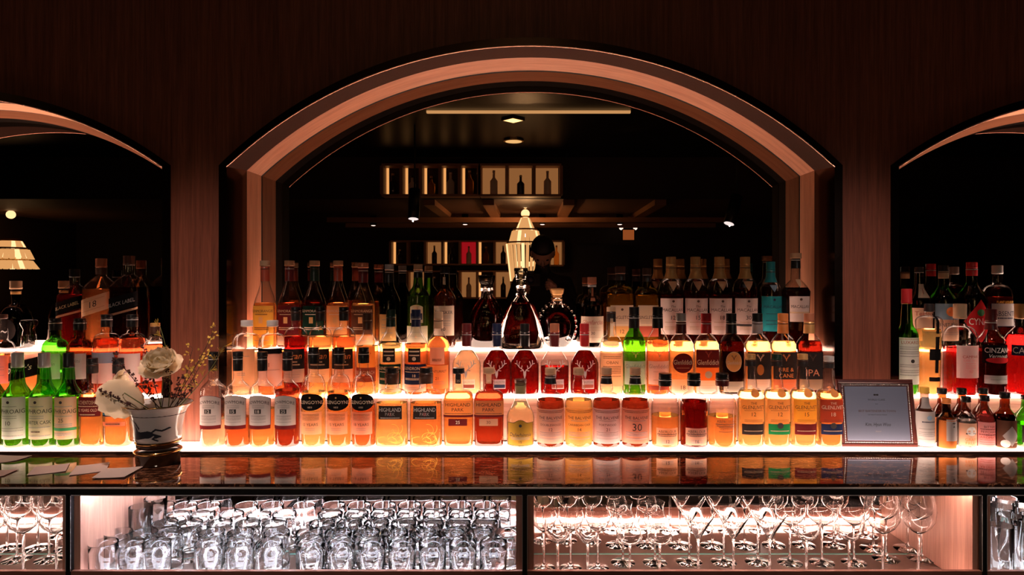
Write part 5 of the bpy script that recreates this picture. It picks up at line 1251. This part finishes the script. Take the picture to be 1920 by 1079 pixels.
# chandeliers: rings of long glass prisms round a warm core
M['prism'] = emit('lit_glass_prisms', (1, .60, .24), 2.1)
M['prism2'] = emit('lit_glass_prisms_hot', (1, .74, .40), 4.5)
def chandelier(x, ytop, dv, sc, label, tiers):
    p = V(x, ytop, dv); r = root('chandelier', tuple(p)); tag(r, label, 'chandelier', 'crystal chandeliers')
    MB().tube([(0, 0, 0), (0, 0, Z_CEIL - p.z if p.y > yf else zc - p.z)], .012, 8).build('chain', M['brass'], r)
    MB().sphere((0, 0, -.02), .06 * sc, 12, 8).sphere((0, 0, .09 * sc), .04 * sc, 12, 8).build('globe', M['prism2'], r)
    for z0, z1, r0, r1, n in tiers:
        MB().lathe([(z0 * sc + .01, r0 * sc * .98), (z0 * sc + .03, r0 * sc), (z0 * sc + .012, r0 * sc * .9)], 24, c0=False, c1=False).build('frame_ring', M['brass'], r)
        for k in range(n):
            a = 2 * PI * k / n; w_ = 2 * PI * r1 * sc / n * .42; c_, s_ = math.cos(a), math.sin(a)
            m = MB(); q = []
            for z, rr in ((z0 * sc, r0 * sc), (z1 * sc, r1 * sc)):
                q.append([(rr * c_ + w_ * s_, rr * s_ - w_ * c_, z), ((rr + w_ * .6) * c_, (rr + w_ * .6) * s_, z), (rr * c_ - w_ * s_, rr * s_ + w_ * c_, z), ((rr - w_ * .6) * c_, (rr - w_ * .6) * s_, z)])
            m.loft(q, True, True); m.build('glass_prism', M['prism2'] if k % 5 == 2 else M['prism'], r, smooth=False)
    for k in range(4):
        a = k * PI / 2 + .4; MB().sphere((.12 * sc * math.cos(a), .12 * sc * math.sin(a), tiers[-1][1] * sc * .75), .035 * sc, 10, 6).build('bulb', M['prism2'], r)
    return r
chandelier(985, 398, 9.2, 1.0, 'glowing tiered chandelier beside the photographer, in the middle mirror', [(-.08, -.26, .05, .13, 16), (-.26, -.44, .17, .22, 22), (-.44, -.95, .26, .20, 26)])
chandelier(20, 400, 9.6, 1.0, 'glowing tiered chandelier in the left niche mirror', [(-.40, -.50, .12, .17, 18), (-.52, -.66, .20, .26, 22), (-.68, -.80, .24, .32, 26)])
chandelier(268, 330, 10.6, .5, 'small yellow hanging lamp in the left niche mirror, right side', [(-.05, -.30, .10, .10, 10), (-.35, -.50, .06, .05, 8)])
ld = bpy.data.lights.new('chandelier_glow', 'POINT'); ld.energy = 200; ld.color = (1, .62, .30); ld.shadow_soft_size = .03
lo = bpy.data.objects.new('chandelier_glow', ld); C.objects.link(lo); lo.location = V(985, 440, 9.2)
# lit display cabinets on the rear wall; fascia ones stand in for a reflection
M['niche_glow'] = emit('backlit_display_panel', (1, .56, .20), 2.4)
M['rearbottle'] = plain('dark_display_bottle', (.03, .02, .012), .15)
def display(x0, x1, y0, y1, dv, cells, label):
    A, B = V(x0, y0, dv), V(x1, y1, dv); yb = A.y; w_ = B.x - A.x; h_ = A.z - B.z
    r = root('display_or_reflection', ((A.x + B.x) / 2, yb, B.z)); tag(r, label, 'cabinet', 'lit display cabinets')
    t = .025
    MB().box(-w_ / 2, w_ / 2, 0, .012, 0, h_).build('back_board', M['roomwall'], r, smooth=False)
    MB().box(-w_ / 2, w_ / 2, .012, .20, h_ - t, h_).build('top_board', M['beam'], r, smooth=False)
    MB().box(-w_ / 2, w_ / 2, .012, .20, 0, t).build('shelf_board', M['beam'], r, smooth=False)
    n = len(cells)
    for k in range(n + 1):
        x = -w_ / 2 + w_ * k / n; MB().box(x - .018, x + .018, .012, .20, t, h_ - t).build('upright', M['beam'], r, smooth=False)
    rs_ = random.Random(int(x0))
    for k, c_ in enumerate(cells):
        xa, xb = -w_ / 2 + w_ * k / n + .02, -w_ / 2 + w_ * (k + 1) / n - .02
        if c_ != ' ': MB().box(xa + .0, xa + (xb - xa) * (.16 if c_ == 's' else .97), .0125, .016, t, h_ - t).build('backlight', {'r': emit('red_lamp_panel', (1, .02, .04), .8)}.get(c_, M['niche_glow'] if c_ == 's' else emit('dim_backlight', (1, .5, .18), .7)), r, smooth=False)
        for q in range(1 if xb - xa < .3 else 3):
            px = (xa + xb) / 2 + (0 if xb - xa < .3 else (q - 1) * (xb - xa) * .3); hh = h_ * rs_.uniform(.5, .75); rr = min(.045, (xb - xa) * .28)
            b = root('display_or_reflected_bottle', (r.location.x + px, yb + .10, B.z + t))
            tag(b, '%s small bottle from the left in the %s' % (ORD[k * (1 if xb - xa < .3 else 3) + q], {312: 'wide stand-in for a reflection on the fascia' if x0 > 900 else 'narrow stand-in for a reflection on the fascia', 452: 'upper rear wall row' if x0 < 1000 else 'single rear compartment', 508: 'lower rear wall row'}[y0]), 'bottle', 'bottles in the lit display cabinets')
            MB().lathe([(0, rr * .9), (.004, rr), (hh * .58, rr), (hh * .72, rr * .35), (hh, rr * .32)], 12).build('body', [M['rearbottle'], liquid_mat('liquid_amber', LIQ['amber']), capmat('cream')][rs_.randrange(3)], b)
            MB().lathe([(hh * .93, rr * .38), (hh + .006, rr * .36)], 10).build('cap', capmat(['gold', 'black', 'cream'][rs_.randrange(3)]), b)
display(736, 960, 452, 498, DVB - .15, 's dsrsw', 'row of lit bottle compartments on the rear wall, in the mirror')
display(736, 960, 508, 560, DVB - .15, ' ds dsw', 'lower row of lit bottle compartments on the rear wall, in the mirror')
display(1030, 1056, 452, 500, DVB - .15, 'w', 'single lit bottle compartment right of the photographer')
display(722, 900, 312, 372, dvf - .22, 'sssss', 'narrow lit compartments standing in for a reflection high on the fascia, in the mirror')
display(902, 1051, 312, 372, dvf - .22, 'www', 'wide glowing bottle display standing in for a reflection high on the fascia, in the mirror')
# glowing exit style sign box and dark door at the right of the rear wall
p = V(1178, 452, DVB - .2); r = root('illuminated_sign', tuple(p)); tag(r, 'small orange lit sign box hanging at the right, in the mirror', 'sign')
MB().bevbox(-.11, .11, -.03, .03, 0, .20, .006).build('sign_box', M['black'], r, smooth=False)
MB().box(-.095, .095, .031, .034, .015, .185).build('lit_face', emit('orange_sign_face', (1, .30, .08), .7), r, smooth=False)
for s in (-.12, .12): MB().sphere((s, 0, .22), .035, 10, 6).build('lamp_head', emit('white_sign_lamp', (1, .95, .9), 4), r)
MB().tube([(0, 0, .2), (0, 0, zc - p.z)], .01, 6).build('hanger', M['black'], r)
a, b = V(1100, 440, DVB - .05), V(1160, 560, DVB - .05)
dr_ = root('door_1', ((a.x + b.x) / 2, a.y, 0)); struct(dr_, 'dark door in the rear wall, in the mirror')
MB().bevbox(-.45, .45, 0, .04, .01, 2.05, .01).build('door_leaf', M['black'], dr_, smooth=False)
MB().tube([(.36, .06, .95), (.36, .06, 1.15)], .012, 8).build('door_handle', M['brass'], dr_)

# ------------------------------------------------------------------ the photographer, standing behind the camera and mirrored
def skin(name, verts, edges, radii, mat, parent, rootv=0, sub=2):
    me = bpy.data.meshes.new(name); me.from_pydata(verts, edges, []); o = bpy.data.objects.new(name, me); C.objects.link(o)
    o.modifiers.new('s', 'SKIN'); sv = me.skin_vertices[0].data
    for i, r_ in enumerate(radii):
        sv[i].radius = r_ if isinstance(r_, tuple) else (r_, r_); sv[i].use_root = i == rootv
    o.modifiers.new('d', 'SUBSURF').levels = sub; o.modifiers['d'].render_levels = sub
    dg = bpy.context.evaluated_depsgraph_get(); m2 = bpy.data.meshes.new_from_object(o.evaluated_get(dg))
    bpy.data.objects.remove(o); m2.materials.clear(); m2.materials.append(mat)
    m2.polygons.foreach_set('use_smooth', [True] * len(m2.polygons)); m2.name = name
    o = bpy.data.objects.new(name, m2); C.objects.link(o); o.parent = parent
    return o
px_ = .085; yb_ = -.22
per = root('person', (px_, yb_, 0)); tag(per, 'person in a dark jacket holding a camera at chest height, in the mirror', 'person')
M['skin'] = plain('warm_skin', (.55, .30, .21), .5); M['jacket'] = plain('dark_jacket_cloth', (.018, .014, .014), .8, bump=.3); M['hair'] = plain('black_hair', (.008, .006, .006), .5); M['jeans'] = plain('dark_trousers', (.02, .02, .026), .85)
bv = [(0, 0, .92), (0, .0, 1.08), (0, 0, 1.25), (0, -.005, 1.40), (0, 0, 1.49), (0, .01, 1.55), (0, .02, 1.60),
      (.17, -.005, 1.42), (.24, .03, 1.20), (.13, .17, 1.385), (.10, .185, 1.395), (-.17, -.005, 1.42), (-.24, .03, 1.20), (-.20, .15, 1.355), (-.17, .165, 1.365),
      (.10, 0, .86), (.115, .02, .48), (.12, -.02, .08), (.13, .10, .04), (-.10, 0, .86), (-.115, .02, .48), (-.12, -.02, .08), (-.13, .10, .04)]
be = [(0, 1), (1, 2), (2, 3), (3, 4), (4, 5), (5, 6), (3, 7), (7, 8), (8, 9), (9, 10), (3, 11), (11, 12), (12, 13), (13, 14), (0, 15), (15, 16), (16, 17), (17, 18), (0, 19), (19, 20), (20, 21), (21, 22)]
brd = [(.17, .11), (.16, .105), (.18, .115), (.17, .10), (.065, .062), (.055, .055), (.055, .058), (.075, .07), .05, .033, .028, (.075, .07), .05, .033, .028, .09, .062, .045, (.045, .03), .09, .062, .045, (.045, .03)]
skin('body', bv, be, brd, M['jacket'], per)
# head with face
hm = MB(); Nn = 24
for i in range(17):
    t = i / 16; z = -.115 + .235 * t; ph = math.sin(PI * min(.985, max(.03, t)))
    wv = .078 * ph ** .55 * (.78 + .22 * min(1, t * 1.8)); dv_ = .098 * ph ** .5
    hm.v += [(wv * math.cos(2 * PI * j / Nn), dv_ * math.sin(2 * PI * j / Nn) * (1.0 if math.sin(2 * PI * j / Nn) < 0 else .93) + .01, z) for j in range(Nn)]
for i in range(16):
    for j in range(Nn): hm.f.append((i * Nn + j, i * Nn + (j + 1) % Nn, (i + 1) * Nn + (j + 1) % Nn, (i + 1) * Nn + j))
hm.f += [tuple(range(Nn - 1, -1, -1)), tuple(16 * Nn + j for j in range(Nn))]
hz = 1.645
def hp(o): o.data.transform(Matrix.Rotation(-.75, 4, 'X')); o.location = (0, .03, hz); return o
hp(hm.build('head', M['skin'], per))
hp(MB().loft([[(-.009, .092, .012), (.009, .092, .012), (.006, .098, .012), (-.006, .098, .012)], [(-.017, .094, -.030), (.017, .094, -.030), (.008, .122, -.026), (-.008, .122, -.026)], [(-.012, .09, -.038), (.012, .09, -.038), (.006, .10, -.036), (-.006, .10, -.036)]], True, True).build('nose', M['skin'], per))
for s in (-1, 1):
    hp(MB().sphere((s * .031, .090, .008), .011, 10, 6, (1.2, .7, .7)).build('eye', plain('dark_eye', (.02, .015, .012), .2), per))
    hp(MB().sphere((s * .079, .005, -.005), .026, 10, 8, (.35, .7, 1.1)).build('ear', M['skin'], per))
hp(MB().sphere((0, .088, -.062), .022, 10, 6, (1.1, .45, .3)).build('mouth', plain('lips', (.40, .15, .13), .5), per))
hr = MB()
for i in range(11):
    t = i / 10; z = -.03 + .165 * t; ph = math.sqrt(max(.004, 1 - max(0, (t - .15) / .86) ** 2.2))
    hr.v += [(.090 * ph * math.cos(2 * PI * j / Nn), (.108 * ph * math.sin(2 * PI * j / Nn) if math.sin(2 * PI * j / Nn) < .2 else (.108 if t > .45 else .03) * ph * math.sin(2 * PI * j / Nn)) - .004, z + (.012 * math.sin(j * 2.4) if t < .1 else 0)) for j in range(Nn)]
for i in range(10):
    for j in range(Nn): hr.f.append((i * Nn + j, i * Nn + (j + 1) % Nn, (i + 1) * Nn + (j + 1) % Nn, (i + 1) * Nn + j))
hr.f += [tuple(range(Nn - 1, -1, -1)), tuple(10 * Nn + j for j in range(Nn))]
hp(hr.build('hair', M['hair'], per))
# hands: palm with four fingers and a thumb, closed on the camera body
def hand(wrist, side, name):
    W0 = Vector(wrist); vs = [W0, W0 + Vector((-side * .022, .018, .012)), W0 + Vector((-side * .040, .030, .022))]; es = [(0, 1), (1, 2)]; rd = [.022, (.030, .018), (.028, .015)]
    for k in range(4):
        bz = .038 - k * .019; l_ = (.034, .038, .036, .028)[k]; n = len(vs)
        b = W0 + Vector((-side * .044, .032, .010 + bz * .8))
        vs += [b, b + Vector((-side * l_ * .55, .014, 0)), b + Vector((-side * l_ * .75, -.006, -.004)), b + Vector((-side * l_ * .55, -.022, -.006))]; es += [(2, n), (n, n + 1), (n + 1, n + 2), (n + 2, n + 3)]; rd += [.0095, .009, .0085, .0075]
    n = len(vs); b = W0 + Vector((-side * .022, .0, .030)); vs += [b, b + Vector((-side * .022, -.012, .022)), b + Vector((-side * .040, -.014, .030))]; es += [(1, n), (n, n + 1), (n + 1, n + 2)]; rd += [.011, .0095, .008]
    return skin(name, [tuple(v) for v in vs], es, rd, M['skin'], per, 0, 1)
hand((.092, .188, 1.395), 1, 'right_hand'); hand((-.165, .168, 1.368), -1, 'left_hand')
# the camera in the hands, lens just behind the viewpoint
cm_ = root('photo_camera', (0, -.07, 1.405)); tag(cm_, 'black camera held in the photographer\'s hands, in the mirror', 'camera')
MB().bevbox(-.066, .066, -.055, .0, 0, .085, .006).build('camera_body', M['black'], cm_, smooth=False)
MB().bevbox(-.022, .022, -.045, -.005, .085, .108, .006).build('viewfinder_hump', M['black'], cm_, smooth=False)
m = MB(); m.lathe([(0, .034), (.045, .036), (.05, .033), (.046, .026)], 24); o = m.build('lens_barrel', M['black'], cm_); o.data.transform(Matrix.Rotation(-PI / 2, 4, 'X')); o.location = (0, 0, .045)
m = MB(); m.lathe([(.046, .026), (.048, .012)], 20); o = m.build('lens_glass', plain('coated_lens_glass', (.02, .02, .04), .03), cm_); o.data.transform(Matrix.Rotation(-PI / 2, 4, 'X')); o.location = (0, 0, .045)
